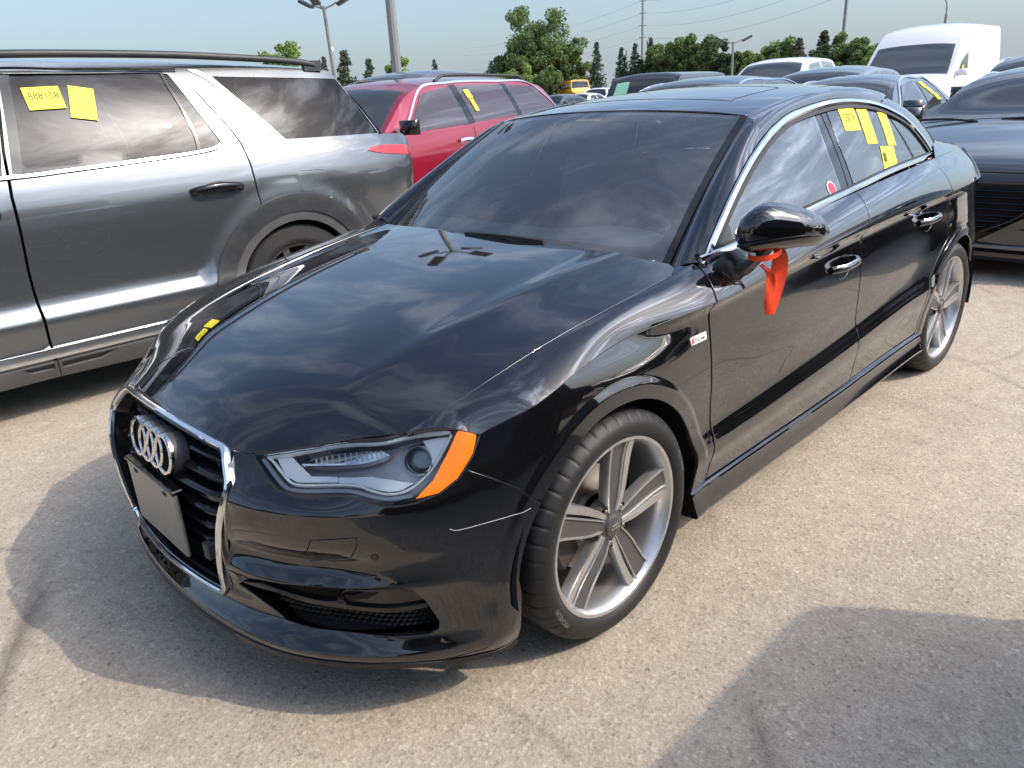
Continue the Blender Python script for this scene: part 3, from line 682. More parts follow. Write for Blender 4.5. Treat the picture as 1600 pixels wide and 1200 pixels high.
# head lamps
for sgn in (1, -1):
    S = (lambda u, z: L(u, z)) if sgn > 0 else (lambda u, z: L(u, z)*np.array([1,-1,1]))
    SGN[S] = sgn
    hl = MB(); patch(hl, [LAMP], S, .025, rim=.006, gap=.003); lamp = part(hl, 'headlight', 'lamp_lens')
    ctr = np.mean(LAMP, 0)
    mb = MB(); patch(mb, [inset(dens(LAMP, .03), .004)], offs(S, -.070), .04, rim=0); part(mb, 'lamp_housing', 'lamp_grey', lamp)
    cl = dens(LAMP, .015); P0 = offs(S, -.003)(cl[:,0], cl[:,1]); P1 = offs(S, -.070)(*inset(cl, .004).T)
    mb = MB(); g = np.stack([np.r_[P0, P0[:1]], np.r_[P1, P1[:1]]]); mb.grid(g); part(mb, 'lamp_wall', 'lamp_dark', lamp)
    mb = MB(); mb.sweep(offs(S, -.002)(cl[:,0], cl[:,1]), frame(S, cl[:,0], cl[:,1]), [(-.0035,-.008),(-.0035,.0015),(.0035,.0015),(.0035,-.008)], closed=True); part(mb, 'lamp_seal', 'rubber_seal', lamp)
    mb = MB(); patch(mb, [AMBER], offs(S, .0012), .02, rim=.012); part(mb, 'amber_reflector', 'amber_plastic', lamp, 'orange side reflector')
    def band(pts, w, d, name, mat, h=.012):
        c = curve(pts, .015); m = MB(); m.sweep(offs(S, d)(c[:,0], c[:,1]), frame(S, c[:,0], c[:,1]), [(-w,-h),(-w,-.002),(-w*.6,0),(w*.6,0),(w,-.002),(w,-h)]); part(m, name, mat, lamp)
    band([(.4433,.6683),(.5817,.6872),(.7466,.7095),(.8836,.7250),(.968,.7320)], .0050, -.010, 'light_guide', 'lamp_guide')
    band([(.4450,.6670),(.4712,.6608),(.5137,.6459),(.5534,.6324),(.6053,.6319),(.7191,.6373),(.7588,.6307),(.8002,.6221),(.8368,.6227),(.8686,.6327),(.9064,.6562),(.939,.6902),(.968,.7260)], .0032, -.012, 'light_guide', 'lamp_guide')
    band([(.4330,.6630),(.4580,.6540),(.4990,.6390),(.5434,.6240),(.6053,.6225),(.7091,.6270),(.7588,.6200),(.8102,.6110),(.8600,.6130)], .0052, -.012, 'outer_bezel', 'lamp_grey')
    mb = MB(); patch(mb, [[(.4679,.6695),(.5143,.6745),(.5523,.6627),(.5929,.6475),(.6643,.6494),(.6667,.6424),(.5582,.6376),(.5256,.6443)]], offs(S, -.022), .02, rim=.02); part(mb, 'running_light_block', 'lamp_bezel', lamp)
    mb = MB(); patch(mb, [[(.5923,.6472),(.6974,.6524),(.7532,.6558),(.8104,.6496),(.8648,.6398),(.8367,.6296),(.8051,.6279),(.7738,.6332),(.709,.6439),(.6026,.64)]], offs(S, -.030), .02, rim=.02); part(mb, 'lower_reflector', 'lamp_bezel', lamp)
    mb = MB(); patch(mb, [[(.5617,.6820),(.7174,.7000),(.7768,.7040),(.7919,.6972),(.7344,.6818),(.6045,.6696),(.5433,.6696)]], offs(S, -.046), .02, rim=.012); part(mb, 'upper_reflector', 'lamp_chrome', lamp)
    mb = MB()
    for k in range(13):
        u0 = .575+k*.0155; z0 = .6815+k*.0019; c = dens([(u0, z0), (u0+.008, z0-.011)], .006, False); mb.sweep(offs(S, -.044)(c[:,0], c[:,1]), frame(S, c[:,0], c[:,1]), [(-.0032,-.003),(0,.002),(.0032,-.003)])
    o_ = part(mb, 'reflector_ribs', 'lamp_bezel', lamp); o_['kind'] = 'stuff'
    mb = MB(); c = curve([(.553,.6665),(.62,.6690),(.70,.6745),(.765,.6855),(.795,.6930)], .012); mb.sweep(offs(S, -.026)(c[:,0], c[:,1]), frame(S, c[:,0], c[:,1]), [(-.0022,-.02),(-.0022,0),(.0022,0),(.0022,-.02)]); part(mb, 'reflector_blade', 'lamp_chrome', lamp)
    mb = MB(); patch(mb, [[(.8943,.7184),(.9555,.7235),(.9394,.6964),(.9120,.6676),(.9095,.6971)]], offs(S, -.034), .02, rim=.02); part(mb, 'side_reflector', 'lamp_bezel', lamp)
    pc = offs(S, -.052)(np.array([.880]), np.array([.686]))[0]
    q = Vector((.85, .50*sgn, .30)).to_track_quat('Z', 'Y').to_matrix()
    def lat(prof, name, mat, n=32):
        m = MB(); m.lathe(prof, n, 'z'); m.v = [tuple(Vector(pc)+q@Vector(p)) for p in m.v]; part(m, name, mat, lamp)
    lat([(.0300,.008),(.0315,.013),(.0345,.013),(.0360,.006),(.035,-.02)], 'projector_ring', 'lamp_chrome')
    lat([(.0,.012),(.012,.011),(.022,.006),(.029,-.002),(.031,-.014)], 'projector_lens', 'clear_glass')
    lat([(.0,-.030),(.016,-.028),(.026,-.018),(.031,-.002)], 'projector_bowl', 'lamp_dark')
# fender (side and top in one panel)
def fender(m):
    aft = [(UX(-.437), .275), (UX(-.443), .40), (UX(-.446), .60), (UX(-.436), .76)]
    lp = [(1.135,.546)]+[p for p in arc(0, 36.5, 176, n=40)]+[(UX(-.356), .30), (UX(-.352), .262)]+aft+tline(-.428, .385, 30)+[(1.0362,.7291),(1.0343,.7178),(1.0059,.6778),(.985,.655)]+SEAM[::-1][1:-1]
    patch(m, [lp], L, .02, rim=.015, gap=.0015, extra=arch_rings(0)+ridge_lines(-.35,-.44,5))
    lb = [(-.430,0.0),(-.437,.05),(-.462,SHV)]+[(-.462+i*(.512+.462)/20, SHV) for i in range(1, 21)]+[(.455,.07),(.40,.0)]
    patch(m, [lb], B, .022, rim=.012, gap=.0012)
l, r = both(fender)
for m, s_ in ((l, 'left'), (r, 'right')): sedan_bodies['fender_'+s_] = part(m, 'fender', 'black_paint')
# doors
def fdoor(m):
    lp = [(UX(-.443), .283), (UX(-.449), .40), (UX(-.452), .60), (UX(-.442), .76)]+tline(-.434, -1.462, 30)+[(UX(-1.478), .80), (UX(-1.488), .70), (UX(-1.492), .5), (UX(-1.495), .283)]
    patch(m, [lp], L, .03, rim=.015, gap=.0015, vres=.016, extra=ridge_lines(-.45,-1.48))
    lb = [(-.436,0),(-.443,.05),(-.468,SHV),(-1.50,SHV),(-1.488,.08),(-1.462,0)]
    patch(m, [lb], B, .03, rim=.012, gap=.0012)
def rdoor(m):
    lp = [(UX(-1.501), .283), (UX(-1.498), .5), (UX(-1.494), .7), (UX(-1.484), .80)]+tline(-1.468, -2.385, 30)+[(UX(-2.40), .84), (UX(-2.425), .72)]+arc(-2.637, 62, 8, r=.44, n=16)+[(UX(-2.196), .283)]
    patch(m, [lp], L, .03, rim=.015, gap=.0015, vres=.016, extra=ridge_lines(-1.51,-2.4))
    lb = [(-1.468,0),(-1.494,.08),(-1.506,SHV),(-2.33,SHV),(-2.355,.07),(-2.385,0)]
    patch(m, [lb], B, .03, rim=.012, gap=.0012)
def quarter(m):
    lp = [(UX(-2.204), .283)]+arc(-2.637, 8, 62, r=.432, n=16)+[(UX(-2.431), .72), (UX(-2.406), .84)]+tline(-2.391, -3.06, 26)+[(UX(-3.08), .88), (UX(-3.098), .80), (UX(-3.11), .70), (UX(-3.06), .55)]+arc(-2.637, 150, 2, n=40)+[(UX(-2.278), .283)]
    patch(m, [lp], L, .03, rim=.015, gap=.0015, vres=.018, extra=arch_rings(-2.637))
    lb = [(-2.391,0),(-2.361,.07),(-2.336,SHV)]+[(-2.336-i*.06, SHV) for i in range(1, 14)]+[(-3.08,0)]
    patch(m, [lb], B, .03, rim=.012, gap=.0012)
for fn, nm in ((fdoor,'front_door'),(rdoor,'rear_door'),(quarter,'quarter_panel')):
    l, r = both(fn); sedan_bodies[nm+'_left'] = part(l, nm, 'black_paint'); sedan_bodies[nm+'_right'] = part(r, nm, 'black_paint')
# rear bumper, tail lamps, deck
lp = [(UX(-3.0), .19), (UX(-2.985), .35)]+[(UX(-3.02), .49), (UX(-3.066), .545), (UX(-3.115), .69), (UX(-3.2), .70), (UMAX, .70), (UMAX, .19)]
l, r = both(lambda m: patch(m, [lp], L, .04, rim=.015, gap=.0012)); rb = part(l.join(r), 'rear_bumper', 'black_paint')
lp = [(UX(-3.105), .735), (UX(-3.095), .80), (UX(-3.075), .895), (UX(-3.12), .915), (UX(-3.25), .92), (UMAX-.35, .92), (UMAX-.35, .74)]
for m in both(lambda m: patch(m, [lp], L, .04, rim=.02, gap=.002)): part(m, 'tail_lamp', 'red_plastic')
lp = [(UMAX-.34, .71), (UMAX-.34, 1.0), (UMAX, 1.0), (UMAX, .71)]
l, r = both(lambda m: patch(m, [lp], L, .05, rim=.02)); part(l.join(r), 'boot_face', 'black_paint')
def deck(x, y):
    x = np.asarray(x, float); y = np.asarray(y, float)
    ye = EY(np.clip(x, -3.2, -2.3)); t = np.abs(y)/ye
    return np.stack([x, y, 1.085-.035*sst(-2.9,-3.3,x)+.03*sst(-3.38,-3.5,x)-(1.075-EZ(np.clip(x,-3.2,-2.3)))*t**3-.05*sst(-3.1,-3.5,x)*t**4], -1)
yy = np.linspace(-.69, .69, 40); lp = [(-2.98, -.70), (-2.98, .70), (-3.15,.665), (-3.29,.59), (-3.42,.42), (-3.49,.2), (-3.505,0), (-3.49,-.2), (-3.42,-.42), (-3.29,-.59), (-3.15,-.665)]
mb = MB(); patch(mb, [lp], deck, .04, rim=.06); part(mb, 'boot_lid', 'black_paint')
# side skirts
def skirt(m):
    xs = np.linspace(-.345, -2.235, 60); us = u_of_x(xs); zz = .262+.018*sst(-1.2,-2.235,xs)
    P = L(us, zz); N = np.tile([0,1,0], (60,1)).astype(float)
    m.sweep(P, N, [(-.017,-.05),(-.016,.002),(-.011,.013),(-.005,.0155),(.001,.0145),(.030,.0235),(.056,.0335),(.066,.031),(.073,-.05)])
l, r = both(skirt)
for m in (l, r): part(m, 'side_skirt', 'black_paint', smooth=28)
# bonnet
hl_xy = [(.728,.383),(.684,.435),(.635,.50),(.584,.581),(.543,.649),(.522,.676)]
edge = [(-.415, .748), (-.40,.768)]+[(x, float(EY(x))) for x in np.linspace(-.36, .512, 26)]
half = [(-.362,.0),(-.366,.30),(-.38,.55),(-.40,.68),(-.415,.74)]+edge[1:]+hl_xy[::-1]+[(.744,.358),(.755,.335),(.762,.30),(.771,.15),(.774,0)]
loop = half+[(x, -y) for x, y in half[::-1][1:-1]]
mb = MB(); patch(mb, [loop], hood, .024, rim=.014, gap=.0015); bonnet = part(mb, 'bonnet', 'black_paint')
# cowl below the glass, wipers
mb = MB(); xs = np.linspace(-.70, .70, 30)
mb.grid(np.stack([np.stack([WBX(xs)+.06, xs, WBZ(xs)-.03], 1), np.stack([WBX(xs)-.10, xs*.97, WBZ(xs)+.005], 1)], 0)); part(mb, 'cowl', 'black_plastic')
# windscreen, roof, rear glass
S_ = np.linspace(-1, 1, 9)
lp = [(-1.0,0.02),(1.0,0.02),(1.0,.995),(-1.0,.995)]
mb = MB(); patch(mb, [lp], wind, .06, rim=0); ws = part(mb, 'windscreen', 'windscreen_glass')
mb = MB(); patch(mb, [[(-1,.02),(1,.02),(1,.995),(-1,.995)], [(-.94,.155),(-.90,.125),(-.6,.105),(.3,.105),(.55,.115),(.80,.125),(.90,.14),(.94,.18),(.955,.5),(.95,.93),(.12,.935),(.10,.86),(-.10,.86),(-.12,.935),(-.95,.93),(-.955,.5)]], offs(wind, -.006), .05, rim=0); part(mb, 'glass_border', 'gloss_black', ws)
for s_ in (1, -1):
    t = np.linspace(.0, .995, 40); P = wind(np.full(40, 1.0*s_), t)
    mb = MB(); mb.sweep(P, frame(wind, np.full(40, .99*s_), t), [(-.011,-.01),(-.011,.004),(.011,.004),(.011,-.01)]); part(mb, 'windscreen_moulding', 'gloss_black', ws)
xs = np.linspace(-1.07, -2.43, 40)
half = [(float(WHX(y))-.006, y) for y in np.linspace(0, .578, 10)]+[(x, float(REY(x))) for x in np.linspace(-1.085, -2.42, 30)]+[(-2.40, .3), (-2.395, 0)]
loop = half+[(x, -y) for x, y in half[::-1][1:-1]]
mb = MB(); patch(mb, [loop], roof, .04, rim=.012, gap=.001); roofo = part(mb, 'roof', 'black_paint')
# sunroof outline
sr = [(-1.235,-.40),(-1.222,0),(-1.235,.40),(-1.27,.43),(-1.62,.425),(-1.645,.40),(-1.645,-.40),(-1.62,-.425),(-1.27,-.43)]
cl = curve(sr, .03, True); mb = MB(); mb.sweep(roof(cl[:,0], cl[:,1]), frame(roof, cl[:,0], cl[:,1]), [(-.002,-.003),(-.002,.0008),(.002,.0008),(.002,-.003)], closed=True); part(mb, 'sunroof_gap', 'rubber_seal', roofo)
mb = MB(); patch(mb, [[(-.98,0),(.98,0),(.98,1),(-.98,1)]], rearglass, .08, rim=0); part(mb, 'rear_window', 'tinted_glass')
# chrome window surround
CO = [(-.4704,.9418),(-.5514,.9995),(-.6927,1.0854),(-.844,1.163),(-1.0004,1.228),(-1.1558,1.2767),(-1.3344,1.3118),(-1.6278,1.3351),(-1.8713,1.3329),(-2.1146,1.3055),(-2.3433,1.2415),(-2.4636,1.155),(-2.5433,1.0513)]
CB = [(-.4704,.9418),(-.6972,.9545),(-1.2154,.9945),(-1.5881,1.018),(-1.9737,1.0394),(-2.5433,1.0513)]
co = curve(CO, .03); cb = curve(CB, .04)
def cin(c, d):   # curve moved towards the window centre
    ctr = np.array([-1.55, 1.13]); t = np.gradient(c, axis=0); t /= np.linalg.norm(t, axis=1)[:, None]
    n = np.stack([-t[:,1], t[:,0]], 1); n *= np.sign((n*(ctr-c)).sum(1))[:, None]; return c+n*d
coi = cin(co, .014)
def chrome(m):
    P = G(coi[:,0], coi[:,1]); N = frame(G, coi[:,0], coi[:,1]); m.sweep(P, N, [(-.0125,-.01),(-.0125,.003),(-.008,.008),(.006,.008),(.0125,.002),(.0125,-.01)])
    c = cin(cb, .006); P = G(c[:,0], c[:,1]); N = frame(G, c[:,0], c[:,1]); m.sweep(P, N, [(-.0115,-.01),(-.0115,.006),(-.006,.010),(.007,.008),(.0115,.003),(.0115,-.01)])
for m in both(chrome): part(m, 'window_trim', 'chrome')
def seal(m):
    c = cin(co, .032); m.sweep(G(c[:,0], c[:,1]), frame(G, c[:,0], c[:,1]), [(-.007,-.012),(-.007,.002),(.007,.001),(.007,-.012)])
    c = cin(cb, .020); m.sweep(G(c[:,0], c[:,1]), frame(G, c[:,0], c[:,1]), [(-.005,-.012),(-.005,.004),(.005,.003),(.005,-.012)])
for m in both(seal): part(m, 'window_seal', 'rubber_seal')
# body frame: pillar and roof rail between windscreen/roof edge and the chrome
def railin(x):
    if x > -1.073:
        t = np.clip((x-(-.43))/(-1.073+.43), 0, 1); return None
def rail(m):
    # outer edge
    outerP = G(co[:,0], co[:,1]); n = len(co)
    t = np.linspace(0, 1, 200)
    A = wind(np.full(80, 1.015), np.linspace(-.0, .99, 80))
    xs = np.linspace(-1.08, -2.42, 80); Rr = roof(xs, REY(xs)+.002); Rr[:, 2] -= .002
    g = np.array([rearglass(np.array([1.0]), np.array([k]))[0] for k in np.linspace(.03, .92, 30)])
    inner = np.concatenate([A, Rr, g])
    def res(P, n):
        s = np.r_[0, np.cumsum(np.linalg.norm(np.diff(P, axis=0), axis=1))]; q = np.linspace(0, s[-1], n); return np.stack([np.interp(q, s, P[:, i]) for i in range(3)], 1)
    # match by x so that cross sections stay square to the car
    N_ = 110; sx = np.r_[0, np.cumsum(np.linalg.norm(np.diff(inner, axis=0), axis=1))]; q = np.linspace(0, sx[-1], N_)
    I = np.stack([np.interp(q, sx, inner[:, i]) for i in range(3)], 1)
    so = np.r_[0, np.cumsum(np.linalg.norm(np.diff(outerP, axis=0), axis=1))]
    q2 = np.linspace(0, so[-1], N_); Oo = np.stack([np.interp(q2, so, outerP[:, i]) for i in range(3)], 1)
    K = 9; rows = []
    for k in range(K):
        s = k/(K-1); b = 4*s*(1-s)
        mid = I*(1-s)+Oo*s
        d = np.cross(np.gradient(I, axis=0), Oo-I); d /= np.linalg.norm(d, axis=1)[:, None]; d *= np.sign(d[:, 2])[:, None]
        w = np.linalg.norm(Oo-I, axis=1)[:, None]
        rows.append(mid+d*b*np.minimum(w*.16, .02))
    rows.append(Oo+np.array([0,-.03,-.01])); 
    m.grid(np.stack(rows, 0))
for m in both(rail): part(m, 'roof_rail', 'black_paint', smooth=50)
def foot(m):
    P = [(-.398,.772,.916),(-.45,.793,.934),(-.478,.812,.944),(-.505,.800,.962),(-.462,.712,.925),(-.425,.700,.905),(-.40,.73,.912)]
    m.add(P+[(-.445,.755,.932)], [(i, (i+1) % 7, 7) for i in range(7)])
for m in both(foot): part(m, 'pillar_foot', 'black_paint', smooth=80)
# rear pillar base / parcel sides
def cpil(m):
    g = np.array([rearglass(np.array([1.0]), np.array([k]))[0] for k in np.linspace(.85, 1.0, 8)])
    xs = np.linspace(-2.42, -3.02, 20); e = np.stack([xs, EY(xs), EZ(xs)], 1)
    inn = np.stack([np.interp(np.linspace(0,1,20), np.linspace(0,1,8), g[:, i]) for i in range(3)], 1)
    k = np.linspace(0, 1, 7)[:, None, None]; m.grid(e[None]*(1-k)+inn[None]*k+np.array([0,0,.02])*4*k*(1-k))
for m in both(cpil): part(m, 'pillar_base', 'black_paint', smooth=60)
# side glass and pillars
GF = [(-.63,.968),(-.665,1.03),(-.80,1.118),(-.99,1.205),(-1.16,1.255),(-1.33,1.290),(-1.535,1.312),(-1.525,1.26),(-1.49,1.16),(-1.405,1.022)]
GF = [(-.585,.970),(-.655,1.035),(-.80,1.118),(-.99,1.200),(-1.16,1.250),(-1.33,1.287),(-1.49,1.306),(-1.475,1.26),(-1.45,1.16),(-1.435,1.022),(-1.2,1.008),(-.9,.985)]
GB = [(-1.60,1.312),(-1.87,1.308),(-2.10,1.283),(-2.16,1.255),(-2.20,1.18),(-2.235,1.065),(-1.9,1.052),(-1.555,1.03),(-1.565,1.16)]
GQ = [(-2.20,1.235),(-2.33,1.205),(-2.42,1.14),(-2.47,1.075),(-2.28,1.068),(-2.245,1.15)]
def gl(lp):
    def f(m): patch(m, [lp], offs(G, -.006), .04, rim=0)
    return both(f)
SG_ = {}
for nm, lp in (('front_window', GF), ('rear_side_window', GB), ('quarter_window', GQ)):
    for m in gl(lp): part(m, nm, 'side_glass')
win_out = [tuple(p) for p in cin(co, .02)]+[tuple(p) for p in cin(cb, .015)[::-1]]
def pill(m): patch(m, [win_out, GF, GB, GQ], offs(G, -.008), .03, rim=.01)
for m in both(pill): part(m, 'door_pillars', 'gloss_black')
def bgap(m):
    z = np.linspace(1.02, 1.32, 12); x = -1.505-.045*(z-1.02)/.3; m.sweep(G(x, z), frame(G, x, z), [(-.002,-.02),(-.002,-.0065),(.002,-.0065),(.002,-.02)])
for m in both(bgap): part(m, 'pillar_gap', 'rubber_seal')
# inner core that closes the gaps
def core(m):
    xs = np.linspace(-.36, -2.27, 40); us = u_of_x(xs); zs = np.linspace(.20, .80, 10)
    U, Z = np.meshgrid(us, zs); m.grid(offs(L, -.022)(U, Z))
    Xs, V_ = np.meshgrid(np.linspace(.36, -2.9, 60), np.linspace(0, SHV, 5)); m.grid(offs(B, -.02)(Xs, V_))
l, r = both(core); part(l.join(r), 'body_core', 'dark_void')
for cx in (0, -2.637):
    def well(m):
        m.lathe([(.378,0),(.378,-.27)], 30, 'y', (cx,.872,.322), a0=-.15, a1=math.pi+.15)
        m.lathe([(.02,-.26),(.378,-.26)], 30, 'y', (cx,.872,.322))
    for m in both(well): part(m, 'wheel_well', 'dark_void')
mb = MB(); mb.box((-1.40,0,.25), (3.3,1.45,.10)); part(mb, 'floor_pan', 'dark_void')
# engine bay block keeps light from leaking through
mb = MB(); mb.box((.25,0,.52), (.55,1.1,.24)); mb.box((-.5,0,.60), (.9,1.2,.4)); part(mb, 'engine_bay', 'dark_void')
mb = MB(); mb.box((-2.95,0,.62), (.9,1.3,.5)); part(mb, 'boot_box', 'dark_void')
# ---------------------------------------------------------------- wheels
def make_tyre(R=.3235, ri=.246, w=.225, n=396, bulge=.012):
    mb = MB(); y0 = .002
    prof = [(ri,-.012),(ri+.012,.004),(ri+.03,bulge),(ri+.048,bulge*.85),(R-.020,bulge*.3),(R-.010,-.006),(R-.004,-.016),(R-.001,-.03)]
    k0 = 4; k1 = 8
    for c in (.055,.095,.135,.175):
        prof += [(R,-c+.006),(R-.006,-c+.004),(R-.006,-c-.004),(R,-c-.006)]
    prof += [(R-.001,-w+.03),(R-.006,-w+.014),(R-.02,-w),(ri+.03,-w-.006),(ri,-w+.02)]
    V = []; F = []; m = len(prof)
    for i in range(n):
        a = 2*math.pi*i/n; ph = i % 9
        for k, (r, h) in enumerate(prof):
            rr = r
            if ph == 0 and 4 <= k <= 8: rr -= .0034
            V.append((rr*math.cos(a), h+y0, rr*math.sin(a)))
    for i in range(n):
        j = (i+1) % n
        for k in range(m-1): F.append((i*m+k, i*m+k+1, j*m+k+1, j*m+k))
    mb.add(V, F); return mb
def make_wheel(name='wheel', R=.3235, rr=.2535, a0=81, bright='wheel_bright', grey='wheel_grey', detail=True):
    """axle along y, outer face towards +y at y=0"""
    mb = MB(); mb.lathe([(rr-.012,-.004),(rr-.009,.001),(rr,.002),(rr+.002,-.006),(rr+.001,-.016),(rr-.006,-.018)], 72, 'y')
    mb.lathe([(rr-.012,-.004),(rr-.020,-.016),(rr-.026,-.05),(rr-.032,-.12),(rr-.036,-.20)], 72, 'y')
    wheel = mb.build(name, bright)
    make_tyre(R, rr-.008).build('tyre', 'tyre_rubber', wheel)
    st = [(.040,.0245,-.018),(.075,.0335,-.0155),(.11,.0395,-.015),(.15,.0430,-.0155),(.19,.0455,-.0145),(.222,.0480,-.0115),(rr-.010,.0525,-.0065)]
    rg = .0095
    def bar(secs, m, nm, mat):
        V = [p for s_ in secs for p in s_]; F = []
        for i in range(len(secs)-1):
            for q in range(m): F.append((i*m+q, i*m+(q+1) % m, (i+1)*m+(q+1) % m, (i+1)*m+q))
        F += [tuple(range(m)), tuple(range((len(secs)-1)*m, len(secs)*m))[::-1]]
        MB().add(V, F).build(nm, mat, wheel)
    for k in range(5):
        a = math.radians(a0+72*k); er = Vector((-math.cos(a), 0, math.sin(a))); et = Vector((math.sin(a), 0, math.cos(a))); ey = Vector((0,1,0))
        # a broad grey blade with machined edges, a slit, and a slim bright blade beside it
        def blade(f0, f1, dy, nm, mat, edge=0):
            secs = []
            for (r, w, y) in st:
                t0, t1 = f0(r, w), f1(r, w); secs.append([er*r+et*t+ey*h for t, h in ((t0+.002,y-.034),(t0,y-.003+dy),(t0+.0012,y+dy),(t1-.0012,y+dy),(t1,y-.003+dy),(t1-.002,y-.034))])
            bar(secs, 6, nm, mat)
        sl = lambda r: .0009+.0045*min(1, max(0, (r-.055)/.07))
        ce = lambda r, w: -w*.42
        blade(lambda r, w: ce(r, w)+sl(r), lambda r, w: w, -.0045, 'spoke', grey)
        blade(lambda r, w: ce(r, w)+sl(r), lambda r, w: ce(r, w)+sl(r)+.0052, 0, 'spoke_ridge', bright)
        blade(lambda r, w: w-.0062, lambda r, w: w+.0004, 0, 'spoke_ridge', bright)
        blade(lambda r, w: -w, lambda r, w: ce(r, w)-sl(r)*.4, -.0015, 'spoke_blade', bright)
    mb = MB(); mb.lathe([(.0,-.020),(.040,-.020),(.052,-.024),(.070,-.032),(.075,-.06)], 48, 'y'); hub = mb.build('wheel_hub', grey, wheel)
    mb = MB(); mb.lathe([(0,-.009),(.020,-.0095),(.029,-.012),(.032,-.018),(.033,-.024)], 40, 'y'); cap = mb.build('hub_cap', 'grey_plastic' if not detail else grey, wheel)
    if detail:
        for x in (-.0123,-.0041,.0041,.0123):
            mb = MB(); n = 20; V = []; F = []
            for i in range(n):
                b = 2*math.pi*i/n
                for r_, h in ((.0054,-.0088),(.0054,-.0076),(.0066,-.0076),(.0066,-.0088)): V.append((x+r_*math.cos(b), h, r_*math.sin(b)))
            for i in range(n):
                for q in range(4): F.append((i*4+q, i*4+(q+1) % 4, ((i+1) % n)*4+(q+1) % 4, ((i+1) % n)*4+q))
            mb.add(V, F); mb.build('cap_ring', 'satin_chrome', cap)
        for k in range(5):
            a = math.radians(a0+36+72*k); c = (-.0545*math.cos(a), 0, .0545*math.sin(a))
            mb = MB(); mb.lathe([(.0,-.026),(.0115,-.026),(.0118,-.0195),(.0135,-.0195)], 20, 'y', c); mb.build('lug_pocket', 'dark_void', wheel)
            mb = MB(); mb.lathe([(.0,-.019),(.0055,-.019),(.0075,-.021),(.008,-.026)], 6, 'y', c); mb.build('lug_bolt', 'brake_metal', wheel)
    mb = MB(); mb.lathe([(.07,-.082),(.075,-.095),(.078,-.095),(.15,-.095),(.152,-.099),(.152,-.118),(.15,-.121),(.07,-.121)], 56, 'y'); mb.build('brake_disc', 'brake_metal', wheel)
    mb = MB(); mb.lathe([(.095,-.072),(.165,-.072),(.172,-.085),(.172,-.135),(.095,-.135)], 14, 'y', closed=True, a0=math.radians(-35), a1=math.radians(38)); mb.build('brake_caliper', 'brake_caliper', wheel)
    mb = MB(); mb.lathe([(.0,-.13),(.22,-.13)], 40, 'y'); mb.build('back_plate', 'dark_void', wheel)
    return wheel
def text_tris(txt, size):
    cu = bpy.data.curves.new('t', 'FONT'); cu.body = txt; cu.size = size; cu.resolution_u = 2; cu.align_x = 'CENTER'
    ob = bpy.data.objects.new('t', cu); COL.objects.link(ob); dg = bpy.context.evaluated_depsgraph_get(); dg.update()
    me = ob.evaluated_get(dg).to_mesh(); V = [(v.co.x, v.co.y) for v in me.vertices]; F = [tuple(p.vertices) for p in me.polygons]
    ob.evaluated_get(dg).to_mesh_clear(); bpy.data.objects.remove(ob); bpy.data.curves.remove(cu)
    return V, F
prin('tyre_letter', (.16,.155,.145), rough=.75, noise=.2, nscale=60)
def tyre_text(wheel, txt, size, rad, mid):
    V, F = text_tris(txt, size); P = []
    for x, y in V:
        a = mid-x/rad; r = rad+y-size*.35; P.append((-r*math.cos(a), .0152, r*math.sin(a)))
    MB().add(P, F).build('tyre_lettering', 'tyre_letter', wheel, smooth=0, fix=False)
wheel0 = make_wheel()
tyre_text(wheel0, 'MICHELIN', .019, .288, math.radians(-150)); tyre_text(wheel0, 'PILOT SPORT', .014, .288, math.radians(20))
def place_wheel(w, parent, loc, rz=0, inv=None):
    w.parent = parent; w.location = loc; w.rotation_euler = (0, 0, rz)
    if inv is not None: w.matrix_parent_inverse = inv
    return w
_inv = Matrix.Translation((1.3, 0, 0))
# lettering embossed on the tyre wall is left to the rubber's grain
spots = [((0,.8785,.3225),0),((-2.637,.8645,.3225),0),((0,-.8785,.3225),math.pi),((-2.637,-.8645,.3225),math.pi)]
allw = [wheel0]+[copy_tree(wheel0) for _ in range(3)]
for w, (p, r_) in zip(allw, spots): place_wheel(w, sedan, p, r_, _inv)
# ---------------------------------------------------------------- mirrors
def loft(mb, secs, closed_ring=True, caps=True):
    n = len(secs[0]); V = [p for s in secs for p in s]; F = []
    for i in range(len(secs)-1):
        for k in range(n if closed_ring else n-1): F.append((i*n+k, i*n+(k+1) % n, (i+1)*n+(k+1) % n, (i+1)*n+k))
    if caps: F += [tuple(range(n))[::-1], tuple(range((len(secs)-1)*n, len(secs)*n))]
    return mb.add(V, F)
def mirror_parts(a, b, hts, deps, zc, front, ex=2.5, n=28, twist=0):
    """sections along a->b, superellipse half height hts, half depth deps"""
    A = Vector(a); Bv = Vector(b); ax = (Bv-A); secs = []
    fw = Vector(front).normalized(); up = Vector((0,0,1))
    for (t, h, d, dz, dx) in zip(*[np.linspace(0,1,len(hts)), hts, deps, zc, [0]*len(hts)]):
        c = A+ax*t+up*dz; ring = []
        for k in range(n):
            q = 2*math.pi*k/n; cx, sx = math.cos(q), math.sin(q)
            e = 2/ex
            X = math.copysign(abs(cx)**e, cx)*d; Z = math.copysign(abs(sx)**e, sx)*h
            if X < 0: X *= .45
            ring.append(c+fw*X+up*Z)
        secs.append(ring)
    return secs
def smooth_arr(a, n): return np.interp(np.linspace(0,1,n), np.linspace(0,1,len(a)), a)
